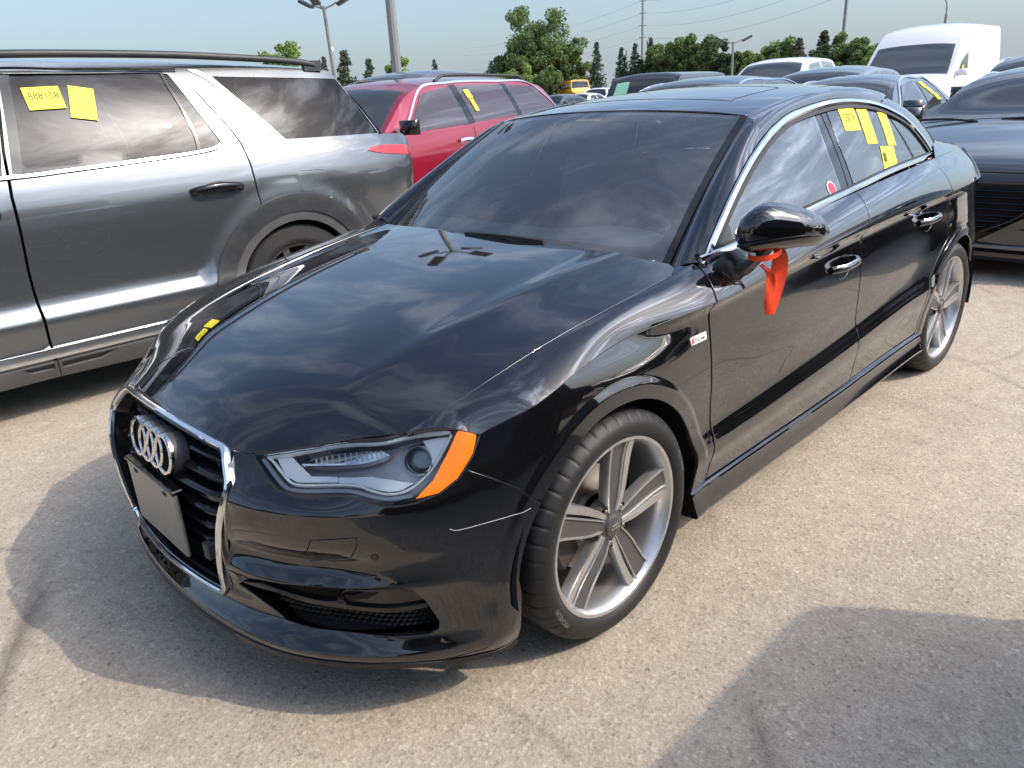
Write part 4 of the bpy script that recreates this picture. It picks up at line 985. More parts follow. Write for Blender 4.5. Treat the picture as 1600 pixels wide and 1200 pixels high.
def make_mirror(sgn):
    K = 15; tt = np.linspace(-1, 1, K)
    end = np.sqrt(np.maximum(0, 1-np.where(tt < 0, np.abs(tt)**4.0, np.abs(tt)**9)))
    hts = np.maximum(.004, end*np.interp(tt, [-1,-.5,0,.5,1], [.062,.072,.066,.052,.036])); deps = np.maximum(.004, end*np.interp(tt, [-1,-.3,.5,1], [.070,.095,.085,.045]))
    zc = np.interp(tt, [-1,-.3,.4,1], [-.008,.012,.006,-.010])
    secs = mirror_parts((-.555,.862,1.020), (-.800,1.028,1.005), hts, deps, zc, (.80,.35,.05))
    m = MB(); loft(m, secs)
    if sgn < 0: m = m.mirror()
    return part(m, 'door_mirror', 'black_paint', smooth=70)
for sgn in (1,):          # the far mirror is missing in the photograph
    mo = make_mirror(sgn)
    f = lambda m: m if sgn > 0 else m.mirror()
    # lower shell line, repeater, stem and foot
    m = MB(); K = 12; tt = np.linspace(-.9,.93,K); end = np.sqrt(1-np.abs(tt)**4.5)
    hts = end*.0085; deps = end*np.interp(tt, [-1,-.3,.5,1], [.077,.0975,.0875,.058])+.0008; zc = np.interp(tt, [-1,-.3,.4,1], [-.038,-.022,-.012,-.014])
    A0 = np.array((-.555,.862,1.020)); B0 = np.array((-.800,1.028,1.005)); a_ = A0+(B0-A0)*.05; b_ = A0+(B0-A0)*.965
    loft(m, mirror_parts(a_, b_, hts, deps, zc, (.80,.35,.05), ex=4)); part(f(m), 'turn_repeater', 'gloss_black', mo)
    m = MB(); m.hull([(-.50,.815,.915),(-.52,.845,.955),(-.60,.845,.962),(-.655,.835,.95),(-.66,.83,.905),(-.62,.84,.865),(-.55,.845,.855),(-.51,.84,.875),(-.53,.875,.89),(-.60,.88,.885),(-.62,.87,.93),(-.54,.868,.935)]); part(f(m), 'mirror_foot', 'black_plastic', mo, smooth=60)
    m = MB(); loft(m, [[Vector((-.585,.845,.905))+Vector((math.cos(q)*.045, 0, math.sin(q)*.03)) for q in np.linspace(0, 2*math.pi, 17)[:-1]], [Vector((-.60,.895,.915))+Vector((math.cos(q)*.040, math.sin(q)*.01, math.sin(q)*.026)) for q in np.linspace(0, 2*math.pi, 17)[:-1]], [Vector((-.615,.925,.945))+Vector((math.cos(q)*.036, math.sin(q)*.02, math.sin(q)*.020)) for q in np.linspace(0, 2*math.pi, 17)[:-1]], [Vector((-.62,.935,.985))+Vector((math.cos(q)*.04, math.sin(q)*.03, math.sin(q)*.004)) for q in np.linspace(0, 2*math.pi, 17)[:-1]]]); part(f(m), 'mirror_stem', 'black_plastic', mo, smooth=70)
    m = MB(); m.add([(-.660,.885,.975),(-.660,.885,1.060),(-.790,.990,1.040),(-.790,.990,.975)], [(0,1,2,3)]); part(f(m), 'mirror_glass', 'chrome', mo)
    # triangular cover in the front corner of the window
    m = MB(); patch(m, [[(-.535,.967),(-.66,1.045),(-.655,.972)]], offs(G, .001), .03, rim=.006); part(f(m), 'mirror_corner_cover', 'black_plastic')
# ---------------------------------------------------------------- door handles
for sgn in (1, -1):
    for xc, zc_ in ((-1.325,.775),(-2.175,.815)):
        f = lambda m: m if sgn > 0 else m.mirror()
        uc = UX(xc); a = np.linspace(0, 2*np.pi, 33)[:-1]; S5 = offs(L, .0015)
        m = MB(); rows = []
        for k in range(8):
            s = 1-k/7; dpt = -.020*(1-s**2.2)+.0015
            rows.append(np.array([offs(L, dpt)(np.array([uc+.060*s*math.cos(q)]), np.array([zc_+.044*s*math.sin(q)]))[0] for q in np.r_[a, 0]]))
        m.grid(np.stack(rows)); ho = part(f(m), 'handle_recess', 'gloss_black', sedan_bodies[('front_door_' if xc > -1.5 else 'rear_door_')+('left' if sgn > 0 else 'right')], smooth=80)
        c = curve([(uc-.098,zc_+.004),(uc-.07,zc_+.006),(uc,zc_+.010),(uc+.07,zc_+.013),(uc+.095,zc_+.014)], .012); n = len(c); t = np.linspace(-1, 1, n); of = .004+.034*np.clip(1-np.abs(t)**3, 0, 1)
        P = np.array([offs(L, o_)(np.array([p[0]]), np.array([p[1]]))[0] for p, o_ in zip(c, of)]); N = frame(L, c[:,0], c[:,1])
        m = MB(); m.sweep(P, N, [(-.012,-.006),(-.0125,.003),(-.006,.009),(.006,.009),(.012,.003),(.012,-.006)]); part(f(m), 'door_handle', 'black_paint', ho.parent, smooth=60)
        m = MB(); m.sweep(P[1:-1], N[1:-1], [(-.0132,.000),(-.0132,.0030),(-.0118,.0040),(-.0118,.000)]); part(f(m), 'handle_highlight', 'chrome', ho.parent)  # chrome strip added for the sky highlight along the black handle's top edge
# S line badge on the fender
for sgn in (1, -1):
    S = L if sgn > 0 else (lambda u, z: L(u, z)*np.array([1,-1,1])); SGN[S] = sgn
    u0 = 1.7876
    m = MB(); patch(m, [[(u0,.7600),(u0+.078,.7605),(u0+.080,.7395),(u0+.002,.7395)]], offs(S, .003), .03, rim=.003); bd = part(m, 'fender_badge', 'badge_white', sedan_bodies['fender_left' if sgn > 0 else 'fender_right'])
    m = MB(); patch(m, [[(u0+.004,.7575),(u0+.028,.7580),(u0+.022,.7420),(u0+.004,.7420)]], offs(S, .0042), .03, rim=.001); part(m, 'badge_emblem', 'badge_red', bd)
    m = MB(); c = curve([(u0+.024,.756),(u0+.012,.7555),(u0+.010,.752),(u0+.021,.748),(u0+.019,.744),(u0+.006,.7438)], .003); m.sweep(offs(S, .0046)(c[:,0], c[:,1]), frame(S, c[:,0], c[:,1]), [(-.0016,-.001),(-.0016,.0006),(.0016,.0006),(.0016,-.001)]); part(m, 'badge_letter', 'badge_white', bd)
    for k, x in enumerate((.036,.044,.050,.061)):
        m = MB(); b = .7445
        strokes = {0: [[(x,.7545),(x,b),(x+.005,b)]], 1: [[(x,.7505),(x,b)]], 2: [[(x,b),(x,.7505),(x+.006,.7505),(x+.006,b)]], 3: [[(x+.006,b),(x,b),(x,.7505),(x+.006,.7505),(x+.006,.7478),(x,.7478)]]}[k]
        for s_ in strokes:
            c = np.array(dens(s_, .002, False))+np.array([u0, 0]); m.sweep(offs(S, .0034)(c[:,0], c[:,1]), frame(S, c[:,0], c[:,1]), [(-.0008,-.001),(-.0008,.0005),(.0008,.0005),(.0008,-.001)])
        part(m, 'badge_letter', 'print_black', bd)
# auction stickers inside the rear side window
GO = offs(G, -.0035)
def digits(mb, surf, txt, org, ex, ey, h, w=.012):
    """seven-segment style strokes; org lower left, ex/ey unit steps in (x,z)"""
    SEG = {'0':'abcdef','1':'bc','2':'abged','3':'abgcd','4':'fgbc','5':'afgcd','6':'afgedc','7':'abc','8':'abcdefg','9':'abcdfg','-':'g'}
    org = np.array(org, float); ex = np.array(ex, float); ey = np.array(ey, float); cw = h*.55
    pts = {'a':((0,1),(1,1)),'b':((1,1),(1,.5)),'c':((1,.5),(1,0)),'d':((0,0),(1,0)),'e':((0,0),(0,.5)),'f':((0,.5),(0,1)),'g':((0,.5),(1,.5))}
    for i, ch_ in enumerate(txt):
        for sg in SEG.get(ch_, ''):
            (a, b), (c, d) = pts[sg]; p = np.array([org+ex*(i*cw*1.5+a*cw)+ey*b*h, org+ex*(i*cw*1.5+c*cw)+ey*d*h])
            q = dens(p, .01, False); mb.sweep(surf(q[:,0], q[:,1]), frame(surf, q[:,0], q[:,1]), [(-h*.06,-.0005),(-h*.06,.0006),(h*.06,.0006),(h*.06,-.0005)])
def surf_text(txt, size, surf, org, ex, ey, parent, mat='print_black'):
    V, F = text_tris(txt, size); V = np.array(V); uv = np.array(org)+V[:, :1]*np.array(ex)+V[:, 1:]*np.array(ey)
    return MB().add(surf(uv[:, 0], uv[:, 1]), F).build('sticker_print', mat, parent, smooth=0, fix=False)
STK = [[(-1.7037,1.305),(-1.849,1.2981),(-1.8194,1.2152),(-1.6755,1.2221)],[(-1.8698,1.2908),(-1.9702,1.2857),(-1.9231,1.1564),(-1.8248,1.1614)],[(-2.0753,1.2704),(-2.163,1.2602),(-2.1132,1.1353),(-2.0293,1.1407)],[(-1.9351,1.143),(-2.0728,1.1322),(-2.0333,1.0512),(-1.8877,1.059)]]
STN = ['large yellow lot-number sticker at the front of the rear side window','tall yellow sticker in the middle of the black sedan rear side window','tall yellow sticker nearest the rear pillar of the black sedan','low yellow sticker with a printed bar block in the rear side window']
for k, q in enumerate(STK):
    m = MB(); patch(m, [q], GO, .03, rim=.0005); o = m.build('window_sticker', 'yellow_sticker'); tag(o, STN[k], 'sticker', 'yellow stickers on the black sedan window')
    if k == 0:
        surf_text('55074', .040, offs(G, -.002), (-1.764,1.252), (-1,-.03), (.15,.99), o); surf_text('- - - - - -', .014, offs(G, -.002), (-1.770,1.284), (-1,-.03), (.15,.99), o)
    if k == 3:
        m = MB()
        for j in range(3): c = dens([(-1.928-.012*j,1.118),(-1.915-.012*j,1.083)], .01, False); m.sweep(offs(G,-.002)(c[:,0], c[:,1]), frame(G, c[:,0], c[:,1]), [(-.002,-.0005),(-.002,.0006),(.002,.0006),(.002,-.0005)])
        m.build('sticker_print', 'print_black', o)
a = np.linspace(0, 2*np.pi, 25)[:-1]
m = MB(); patch(m, [[(-1.3625+.030*math.cos(q), 1.045+.024*math.sin(q)) for q in a]], GO, .02, rim=.0005); rs = m.build('round_sticker', 'badge_white'); tag(rs, 'small round red and white sticker in the corner of the front window', 'sticker')
m = MB(); patch(m, [[(-1.3625+.024*math.cos(q), 1.045+.019*math.sin(q)) for q in a]], offs(G, -.002), .02, rim=.0004); m.build('sticker_print', 'badge_red', rs)
# orange ribbon knotted round the mirror stem
def strip(mb, pts, ws, sides):
    P = np.array(pts, float); W_ = np.array(ws)[:, None]; S_ = np.array(sides, float); S_ /= np.linalg.norm(S_, axis=1)[:, None]
    n = len(P); k = np.linspace(0, 1, n*4); ip = lambda A: np.stack([nspl(np.linspace(0,1,n), A[:, j])(k) for j in range(A.shape[1])], 1)
    P2, W2, S2 = ip(P), ip(W_), ip(S_); nn = np.cross(np.gradient(P2, axis=0), S2); nn /= np.linalg.norm(nn, axis=1)[:, None]
    mid = P2+nn*.004*np.sin(k*9)[:, None]
    for sgn in (1, -1):
        mb.grid(np.stack([P2-S2*W2/2+nn*.0003*sgn, mid-S2*W2*.15+nn*(.0003*sgn+.0015), mid+S2*W2*.2+nn*(.0003*sgn-.001), P2+S2*W2/2+nn*.0003*sgn]), flip=sgn < 0)
rb_ = MB(); sd = (-.72,.69,0)
strip(rb_, [(-.668,.935,.962),(-.668,.948,.945),(-.664,.950,.90),(-.652,.950,.85),(-.640,.948,.80),(-.632,.947,.772)], [.020,.040,.050,.046,.034,.030], [sd]*6)
strip(rb_, [(-.600,.925,.925),(-.622,.935,.905),(-.640,.938,.880),(-.636,.940,.83),(-.630,.941,.785)], [.012,.016,.026,.030,.022], [(-.72,.69,.3)]*5)
loop = [(-.620+.052*math.cos(q), .925+.043*math.sin(q), .958-.012*math.cos(q)) for q in np.linspace(0, 2*math.pi, 17)]
rb_.sweep(np.array(loop), np.array([(math.cos(q), math.sin(q), 0) for q in np.linspace(0, 2*math.pi, 17)]), [(-.008,0),(-.008,.0012),(.008,.0012),(.008,0)], caps=False)
rb_.hull([(-.672,.940,.972),(-.652,.955,.972),(-.676,.950,.95),(-.655,.962,.95),(-.665,.957,.962),(-.660,.938,.955)])
ribbon = rb_.build('ribbon', 'orange_ribbon', smooth=60); tag(ribbon, 'bright orange plastic ribbon hanging from the black sedan door mirror', 'ribbon')
# wipers
def wiper(m, pts, w=.008):
    P = np.array(pts); m.sweep(P, np.tile([.3,0,1.], (len(P),1)), [(-w,0),(-w*.6,.012),(w*.6,.012),(w,0)])
for pts in ([(-.352,-.06,.966),(-.352,.06,.970),(-.352,.18,.972),(-.368,.30,.966)], [(-.36,-.70,.93),(-.42,-.66,.965),(-.40,-.58,.955)]):
    m = MB(); wiper(m, curve(pts, .03)); part(m, 'wiper', 'black_plastic')
# ---------------------------------------------------------------- cabin
m = MB(); ys = np.linspace(-.66,.66,25)
rows = []
for x, z in ((-.38,.915),(-.52,.945),(-.66,.952),(-.74,.935),(-.78,.88),(-.76,.60)): rows.append(np.stack([x+0*ys, ys, z+0*ys+(.03*np.exp(-((ys-.36)/.17)**2) if x < -.6 and z > .9 else 0)], 1))
m.grid(np.stack(rows)); part(m, 'dashboard', 'interior_grey', smooth=60)
m = MB(); m.lathe([(.0,0),(.0,.0)], 4)
sw = MB(); q = np.linspace(0, 2*np.pi, 41)[:-1]; Rm = Matrix.Rotation(math.radians(-65), 3, 'Y'); cW = Vector((-.86,.37,.945))
sw.tube([cW+Rm@Vector((.18*math.cos(t), .18*math.sin(t), 0)) for t in q], .014, 8, closed=True)
for t in (0, math.pi, -math.pi/2): pass
for d in ((0,1),(0,-1),(-1,0)): sw.tube([cW+Rm@Vector((d[0]*.03, d[1]*.03, -.01)), cW+Rm@Vector((d[0]*.175, d[1]*.175, 0))], .013, 6)
sw.hull([cW+Rm@Vector((.06*math.cos(t), .075*math.sin(t), h)) for t in np.linspace(0, 6.28, 12) for h in (-.02,.015)])
part(sw, 'steering_wheel', 'interior_dark', smooth=60)
m = MB(); m.box((-.66,0,1.005), (.012,.185,.105), bev=.004); part(m, 'centre_screen', 'gloss_black')
def seat(xc, yc, w=.50, h=.64, zb=.52):
    m = MB(); m.box((xc+.18,yc,zb-.04), (.52,w,.16), bev=.05)
    R_ = Matrix.Rotation(math.radians(-16), 3, 'Y'); m.box((xc-.10,yc,zb+h/2), (.14,w*.94,h), rot=R_, bev=.05)
    m.box((xc-.215,yc,zb+h+.09), (.09,.25,.17), rot=R_, bev=.04)
    for s in (-.06,.06): m.tube([(xc-.19,yc+s,zb+h-.02),(xc-.205,yc+s,zb+h+.05)], .006, 6)
    return m
for y in (.36,-.36): part(seat(-1.33, y), 'front_seat', 'seat_leather', smooth=50)
for y in (.34,-.34): part(seat(-2.15, y, .56, .56, .54), 'rear_seat', 'seat_leather', smooth=50)
m = MB(); m.hull([Vector((-.93,0,1.235))+Vector((a,b,c)) for a,b,c in ((0,-.12,-.03),(0,.12,-.03),(0,-.13,.02),(0,.13,.02),(.03,-.09,-.02),(.03,.09,-.02),(.03,-.09,.025),(.03,.09,.025))]); part(m, 'inside_mirror', 'interior_dark')
m = MB(); m.hull([Vector((-.90,0,1.285))+Vector((a,b,c)) for a,b,c in ((.02,-.05,-.03),(.02,.05,-.03),(-.06,-.06,.03),(-.06,.06,.03),(.07,-.03,-.045),(.07,.03,-.045),(-.04,-.05,-.03),(-.04,.05,-.03))]); part(m, 'mirror_housing', 'interior_dark')
X, Y = np.meshgrid(np.linspace(-1.05,-2.38,14), np.linspace(-.52,.52,11)); P = roof(X, Y); P[..., 2] -= .03
m = MB(); m.grid(P); part(m, 'headliner', 'headliner')
m = MB(); m.box((-2.75,0,1.03), (.6,1.2,.02)); part(m, 'parcel_shelf', 'interior_dark')
# ---------------------------------------------------------------- grey SUV beside the sedan (local: rear axle x=0, +x forward, +y its left side)
SUV_LOC = (-.95, -3.19, 0)
SW = pch([-1.16,-1.12,-1.02,-.85,-.6,-.3,0,.5,2.6,3.2,3.55,3.75,3.85],[.50,.60,.735,.862,.938,.975,.987,.99,.99,.975,.90,.75,.5])
SP = pch([.18,.24,.30,.345,.36,.42,.485,.50,.515,.575,.62,.72,.80,.88,.95,1.0,1.05,1.10,1.16,1.21],[-.075,-.045,-.022,-.014,-.034,-.024,-.004,-.002,-.004,-.038,-.045,-.034,-.021,-.010,-.004,-.003,-.007,-.017,-.034,-.056])
def SV(x, z):
    """left flank including the leaning glasshouse"""
    x = np.asarray(x, float); z = np.asarray(z, float)
    h = np.maximum(z-1.21, 0)
    fl = 0
    for cx in (.08, 2.98):
        r = np.hypot(x-cx, z-.385); fl = fl+.012*sst(.66, .54, r)
    tail = .03*sst(-.75,-1.15,x)*sst(1.0,1.6,z)
    return np.stack([x+0*z, SW(x)+SP(np.minimum(z, 1.21))*(1-.6*np.clip(fl/.012,0,1)*sst(1.05,.9,z))+fl-.36*h-.30*h*h-tail, z+0*x], -1)
SGN[SV] = -1
prin('dark_glass', (.010,.013,.015), rough=.03, spec=.7, noise=.1, nscale=30)
prin('suv_paint', (.135,.146,.155), rough=.26, metal=.72, coat=1, coat_rough=.02, noise=.08, nscale=500, dirt=(.16,.15,.14), dscale=4, damt=.08)
prin('clad_grey', (.062,.063,.065), rough=.55, noise=.1, nscale=80, dirt=(.14,.13,.12), dscale=9, damt=.3, bump=.15, bscale=700)
prin('clad_dark', (.022,.024,.026), rough=.5, noise=.1, nscale=80, dirt=(.10,.095,.09), dscale=9, damt=.3, bump=.15, bscale=700)
def build_suv(name, loc, rz, label, paint, glass='privacy_glass'):
    suv = empty(name, loc, rz); tag(suv, label, 'car')
    def sp(mb, nm, mat, parent=None, lab=None, **kw):
        o = mb.build(nm, mat, parent or suv, **kw)
        if lab: o['label'] = lab
        return o
    AC = (.08, .385)
    def sarc(r, a0, a1, n=24, cx=.08): return [(cx+r*math.cos(math.radians(a0+(a1-a0)*i/n)), .385+r*math.sin(math.radians(a0+(a1-a0)*i/n))) for i in range(n+1)]
    gap_r = [(.517,1.652),(.432,1.48),(.345,1.324),(.312,1.244),(.300,1.14),(.298,1.0)]
    zb = .300
    rdoor = [(1.494,zb),(1.497,.45),(1.50,.75),(1.485,1.10),(1.452,1.30),(1.36,1.655)]+gap_r+[p for p in sarc(.50, 66, -9.7, 18)]
    WIN = [(1.335,1.640),(.60,1.632),(.567,1.622),(.511,1.484),(.419,1.259),(.438,1.240),(.56,1.222),(.978,1.203),(1.43,1.192)]
    fdoor = [(1.506,zb),(1.509,.45),(1.512,.75),(1.497,1.10),(1.464,1.30),(1.372,1.655),(1.95,1.60),(2.25,1.40),(2.50,1.16),(2.53,.8),(2.47,.5),(2.45,zb)]
    FWIN = [(1.50,1.196),(1.452,1.36),(1.39,1.632),(1.92,1.58),(2.2,1.38),(2.42,1.19)]
    QW = [(.327,1.607),(-.475,1.577),(-.678,1.239),(.048,1.251)]
    FUEL = [(.035,1.045),(.008,1.068),(-.148,1.062),(-.190,1.03),(-.215,.924),(-.180,.895),(-.025,.896),(.010,.925)]
    roofe = [(-.46,1.625),(-.20,1.645),(.0,1.655),(.3,1.668),(.545,1.676),(1.33,1.690),(1.7,1.675)]
    def sides(fn):
        m = MB(); fn(m); return m, m.mirror()
    def add2(fn, nm, mat, both_=True, parent=None, **kw):
        a, b = sides(fn); r = [sp(a, nm, mat, parent, **kw)]
        if both_: r.append(sp(b, nm, mat, parent, **kw))
        return r
    dl = add2(lambda m: patch(m, [rdoor, WIN], SV, .035, rim=.02, gap=.0016, vres=.022), 'rear_door', paint)
    add2(lambda m: patch(m, [fdoor, FWIN], SV, .05, rim=.02, gap=.0016, vres=.03), 'front_door', paint)
    qp = [(-1.12,.50),(-1.13,.9),(-1.12,1.15),(-.95,1.22),(-.70,1.232),(-.672,1.232),(-.5,1.55)]+roofe[:-2]+[(.525,1.676)]+[(.525,1.652)]+[(x-.008, z) for x, z in gap_r[1:]]+sarc(.492, 66, 62, 2)+sarc(.43, 70, 180, 24)+[(-.38,.36),(-.9,.38)]
    add2(lambda m: patch(m, [qp, QW, FUEL], SV, .04, rim=.02, gap=.0016, vres=.025), 'quarter_panel', paint)
    add2(lambda m: patch(m, [FUEL], SV, .04, rim=.012, gap=.0022), 'fuel_door', paint, False)
    ff = [(2.465,zb),(2.485,.5),(2.545,.8),(2.515,1.16),(2.56,1.13),(3.3,1.06),(3.7,.95),(3.84,.70),(3.84,.30)]+[(3.42,.30)]+sarc(.43, 0, 168, 20, 2.98)
    add2(lambda m: patch(m, [ff], SV, .06, rim=.02, gap=.0016), 'front_fender', paint)
    # roof sides above the doors
    up = [(.53,1.662),(1.365,1.668),(1.95,1.615),(2.3,1.38),(2.56,1.15),(2.50,1.19),(2.24,1.42),(1.95,1.63)]
    rs = [(.525,1.657),(1.36,1.662),(1.96,1.608),(2.26,1.405),(2.52,1.165),(2.58,1.16),(2.3,1.44),(1.98,1.66),(1.7,1.685),(1.33,1.692),(.525,1.678)]
    add2(lambda m: patch(m, [rs], SV, .05, rim=.01), 'roof_side', paint)
    # cladding: arch ring, sill
    for cx, a0, a1 in ((.08,-14,178),(2.98,0,186)):
        add2(lambda m: patch(m, [sarc(.562, a0, a1, 40, cx)+sarc(.462, a1, a0, 40, cx)], offs(SV, .012), .04, rim=.02), 'wheel_arch_cladding', 'clad_dark', smooth=60)
        add2(lambda m: patch(m, [sarc(.460, a0, a1, 40, cx)+sarc(.408, a1, a0, 40, cx)], offs(SV, .004), .04, rim=.04), 'wheel_arch_lip', 'clad_grey', smooth=60)
        def well(m):
            m.lathe([(.43,-.02),(.43,-.35)], 30, 'y', (cx,.985,.385), a0=-.2, a1=math.pi+.2); m.lathe([(.02,-.34),(.43,-.34)], 30, 'y', (cx,.985,.385))
        add2(well, 'wheel_well', 'dark_void')
    def strip(m, z, w, x0=.60, x1=2.50, o=.004):
        xs = np.linspace(x0, x1, 40); m.sweep(offs(SV, o)(xs, 0*xs+z), frame(SV, xs, 0*xs+z), [(-w,-.02),(-w,0),(w,0),(w,-.02)])
    add2(lambda m: patch(m, [[(.585,.362),(2.47,.362),(2.47,.318),(.60,.318)]], offs(SV, .012), .05, rim=.02), 'sill_trim', 'satin_chrome')
    add2(lambda m: patch(m, [[(.60,.316),(2.47,.316),(2.47,.300),(.60,.300)]], offs(SV, -.004), .05, rim=.0), 'sill_groove', 'dark_void')
    CH = [(.62,.298),(.90,.298),(1.49,.298),(1.488,.212),(1.136,.202),(.66,.20)]
    CH2 = [(1.50,.298),(2.47,.298),(2.47,.21),(1.492,.212)]
    NT = [(1.49,.297),(1.19,.297),(1.30,.255),(1.489,.252)]
    NT2 = [(1.50,.297),(1.66,.297),(1.63,.262),(1.50,.258)]
    add2(lambda m: patch(m, [CH, NT[:0] or [(1.478,.292),(1.20,.292),(1.29,.258),(1.478,.256)]], offs(SV, .012), .05, rim=.03), 'sill_cladding', 'clad_grey')
    add2(lambda m: patch(m, [CH2, [(1.51,.292),(1.65,.292),(1.62,.264),(1.51,.260)]], offs(SV, .012), .05, rim=.03), 'sill_cladding', 'clad_grey')
    add2(lambda m: patch(m, [[(2.47,.30),(2.47,.22),(.62,.21),(.62,.30)]], offs(SV, -.002), .06, rim=0), 'sill_inner', 'clad_dark')
    # glass
    dv = [(.585,1.63),(.575,1.48),(.552,1.355),(.560,1.222)]
    gr = [(1.325,1.634),(.60,1.628),(.595,1.56),(.578,1.475),(.558,1.35),(.566,1.228),(.978,1.208),(1.41,1.198)]
    gr2 = [(.585,1.625),(.567,1.617),(.505,1.470),(.425,1.262),(.440,1.246),(.550,1.228),(.542,1.35),(.562,1.475)]
    for nm, lp in (('rear_window', gr), ('rear_vent_window', gr2), ('quarter_window', QW), ('front_window', FWIN)):
        add2(lambda m: patch(m, [lp], offs(SV, -.004), .05, rim=0), nm, glass)
    for pts, wd in (([(.558,1.222),(.549,1.30),(.560,1.40),(.572,1.48),(.590,1.56),(.600,1.632)], .009), ([(1.435,1.195),(1.40,1.35),(1.335,1.64)], .022)):
        def bar(m):
            c = curve(pts, .03); m.sweep(offs(SV, -.003)(c[:,0], c[:,1]), frame(SV, c[:,0], c[:,1]), [(-wd,-.01),(-wd,.004),(wd,.004),(wd,-.01)])
        add2(bar, 'window_bar', 'gloss_black')
    def ch(m):
        for pts, w in (([(2.44,1.185),(1.52,1.182),(1.206,1.190),(.734,1.210),(.535,1.224),(.455,1.238),(.410,1.262)], .012), ([(2.2,1.44),(1.95,1.615),(1.40,1.658),(1.031,1.650),(.52,1.642)], .011)):
            c = curve(pts, .04); m.sweep(SV(c[:,0], c[:,1]), frame(SV, c[:,0], c[:,1]), [(-w,-.01),(-w,.005),(-w*.6,.009),(w*.6,.009),(w,.005),(w,-.01)])
    add2(ch, 'window_trim', 'chrome')
    DC = [(.455,1.643),(.400,1.640),(.345,1.606),(.20,1.44),(.035,1.246),(.060,1.238),(.090,1.250),(.150,1.318),(.265,1.470),(.370,1.596)]
    add2(lambda m: patch(m, [DC], offs(SV, .006), .03, rim=.01), 'pillar_trim', 'satin_chrome')
    # roof, tailgate, bonnet as one top skin each
    xs = np.linspace(-.45, 1.75, 30); rz_ = np.interp(xs, [p[0] for p in roofe], [p[1] for p in roofe])
    e = SV(xs, rz_); t = np.linspace(0, 1, 12)[:, None, None]
    P = np.stack([np.broadcast_to(e[None,:,0], (12,30)), e[None,:,1]*(1-t[..., 0]), e[None,:,2]+.055*(1-(1-t[..., 0])**2.2)], -1)
    add2(lambda m: m.grid(P), 'roof', paint, smooth=60)
    ws = [(1.75,1.675),(2.0,1.58),(2.3,1.37),(2.56,1.15)]; xs = np.linspace(1.75, 2.56, 10); e = SV(xs, np.interp(xs, [p[0] for p in ws], [p[1] for p in ws]))
    P2 = np.stack([np.broadcast_to(e[None,:,0], (12,10))+.18*(t[..., 0])**1.0, e[None,:,1]*(1-t[..., 0]), e[None,:,2]+.05*(1-(1-t[..., 0])**2)], -1)
    add2(lambda m: m.grid(P2), 'windscreen', glass, smooth=60)
    hx = np.linspace(2.56, 3.84, 16); e = SV(hx, np.interp(hx, [2.56,3.3,3.7,3.84], [1.13,1.06,.95,.70])); P3 = np.stack([np.broadcast_to(e[None,:,0], (12,16)), e[None,:,1]*(1-t[..., 0]), e[None,:,2]+.07*(1-(1-t[..., 0])**2)*sst(3.84,3.5,hx)[None]], -1)
    add2(lambda m: m.grid(P3), 'bonnet', paint, smooth=60)
    zz = np.linspace(.3,.72,8); e = SV(3.84+0*zz, zz); P4 = np.stack([3.84+.08*(1-(1-t[..., 0])**2)+0*zz[None], e[None,:,1]*(1-t[..., 0]), np.broadcast_to(zz[None], (12,8))], -1)
    add2(lambda m: m.grid(P4), 'front_face', 'gloss_black', smooth=60)
    zz = np.array([.35,.5,.9,1.14,1.20,1.23,1.40,1.55,1.63]); ex = np.array([-1.12,-1.12,-1.13,-1.12,-1.0,-.70,-.60,-.50,-.455]); e = SV(ex, zz)
    bx = np.array([-1.16,-1.17,-1.17,-1.15,-1.12,-1.10,-1.0,-.85,-.72]); P5 = np.stack([ex[None]*(1-t[..., 0])+bx[None]*t[..., 0]-.02*np.sin(t[..., 0]*3.14), e[None,:,1]*(1-t[..., 0]), np.broadcast_to(zz[None], (12,9))+.03*t[..., 0]], -1)
    add2(lambda m: m.grid(P5[:, :6]), 'tailgate', paint, smooth=60); add2(lambda m: m.grid(P5[:, 5:]), 'tailgate_window', glass, smooth=60)
    add2(lambda m: patch(m, [[(-.53,1.140),(-.56,1.158),(-.64,1.163),(-.80,1.155),(-.98,1.14),(-.98,1.075),(-.80,1.098),(-.64,1.116)]], offs(SV, .006), .03, rim=.01), 'tail_lamp', 'red_plastic')
    # roof rail
    def rail(m):
        c = np.array(curve([(-.38,1.700,.675),(-.25,1.728,.690),(.102,1.752,.705),(.635,1.772,.72),(1.303,1.776,.72),(1.75,1.755,.70),(1.9,1.70,.68)], .05)); m.tube([(p[0], p[2]+.03, p[1]-.052) for p in c], .019, 8)
        for x, z, y in ((-.33,1.655,.71),(1.8,1.68,.73)): m.box((x,y,z), (.12,.03,.06))
    add2(rail, 'roof_rail', 'clad_dark', smooth=60)
    # handles
    for xc in (.515, 1.70):
        def hd(m):
            c = curve([(xc+.15,1.020),(xc+.11,1.030),(xc,1.036),(xc-.10,1.030),(xc-.135,1.022)], .015); n = len(c); tt = np.linspace(-1,1,n); of = .006+.038*np.clip(1-np.abs(tt)**3.5, 0, 1)
            Pq = np.array([offs(SV, o_)(np.array([p[0]]), np.array([p[1]]))[0] for p, o_ in zip(c, of)]); m.sweep(Pq, frame(SV, c[:,0], c[:,1]), [(-.020,-.008),(-.020,.004),(-.010,.011),(.010,.011),(.020,.004),(.020,-.008)])
        add2(hd, 'door_handle', 'gloss_black', smooth=60)
        add2(lambda m: patch(m, [[(xc+.10*math.cos(q), 1.022+.042*math.sin(q)) for q in np.linspace(0, 6.283, 25)[:-1]]], offs(SV, .002), .03, rim=0), 'handle_recess', 'clad_dark')
    m = MB(); m.box((1.45,0,.38), (4.6,1.75,.28)); sp(m, 'underbody', 'dark_void')
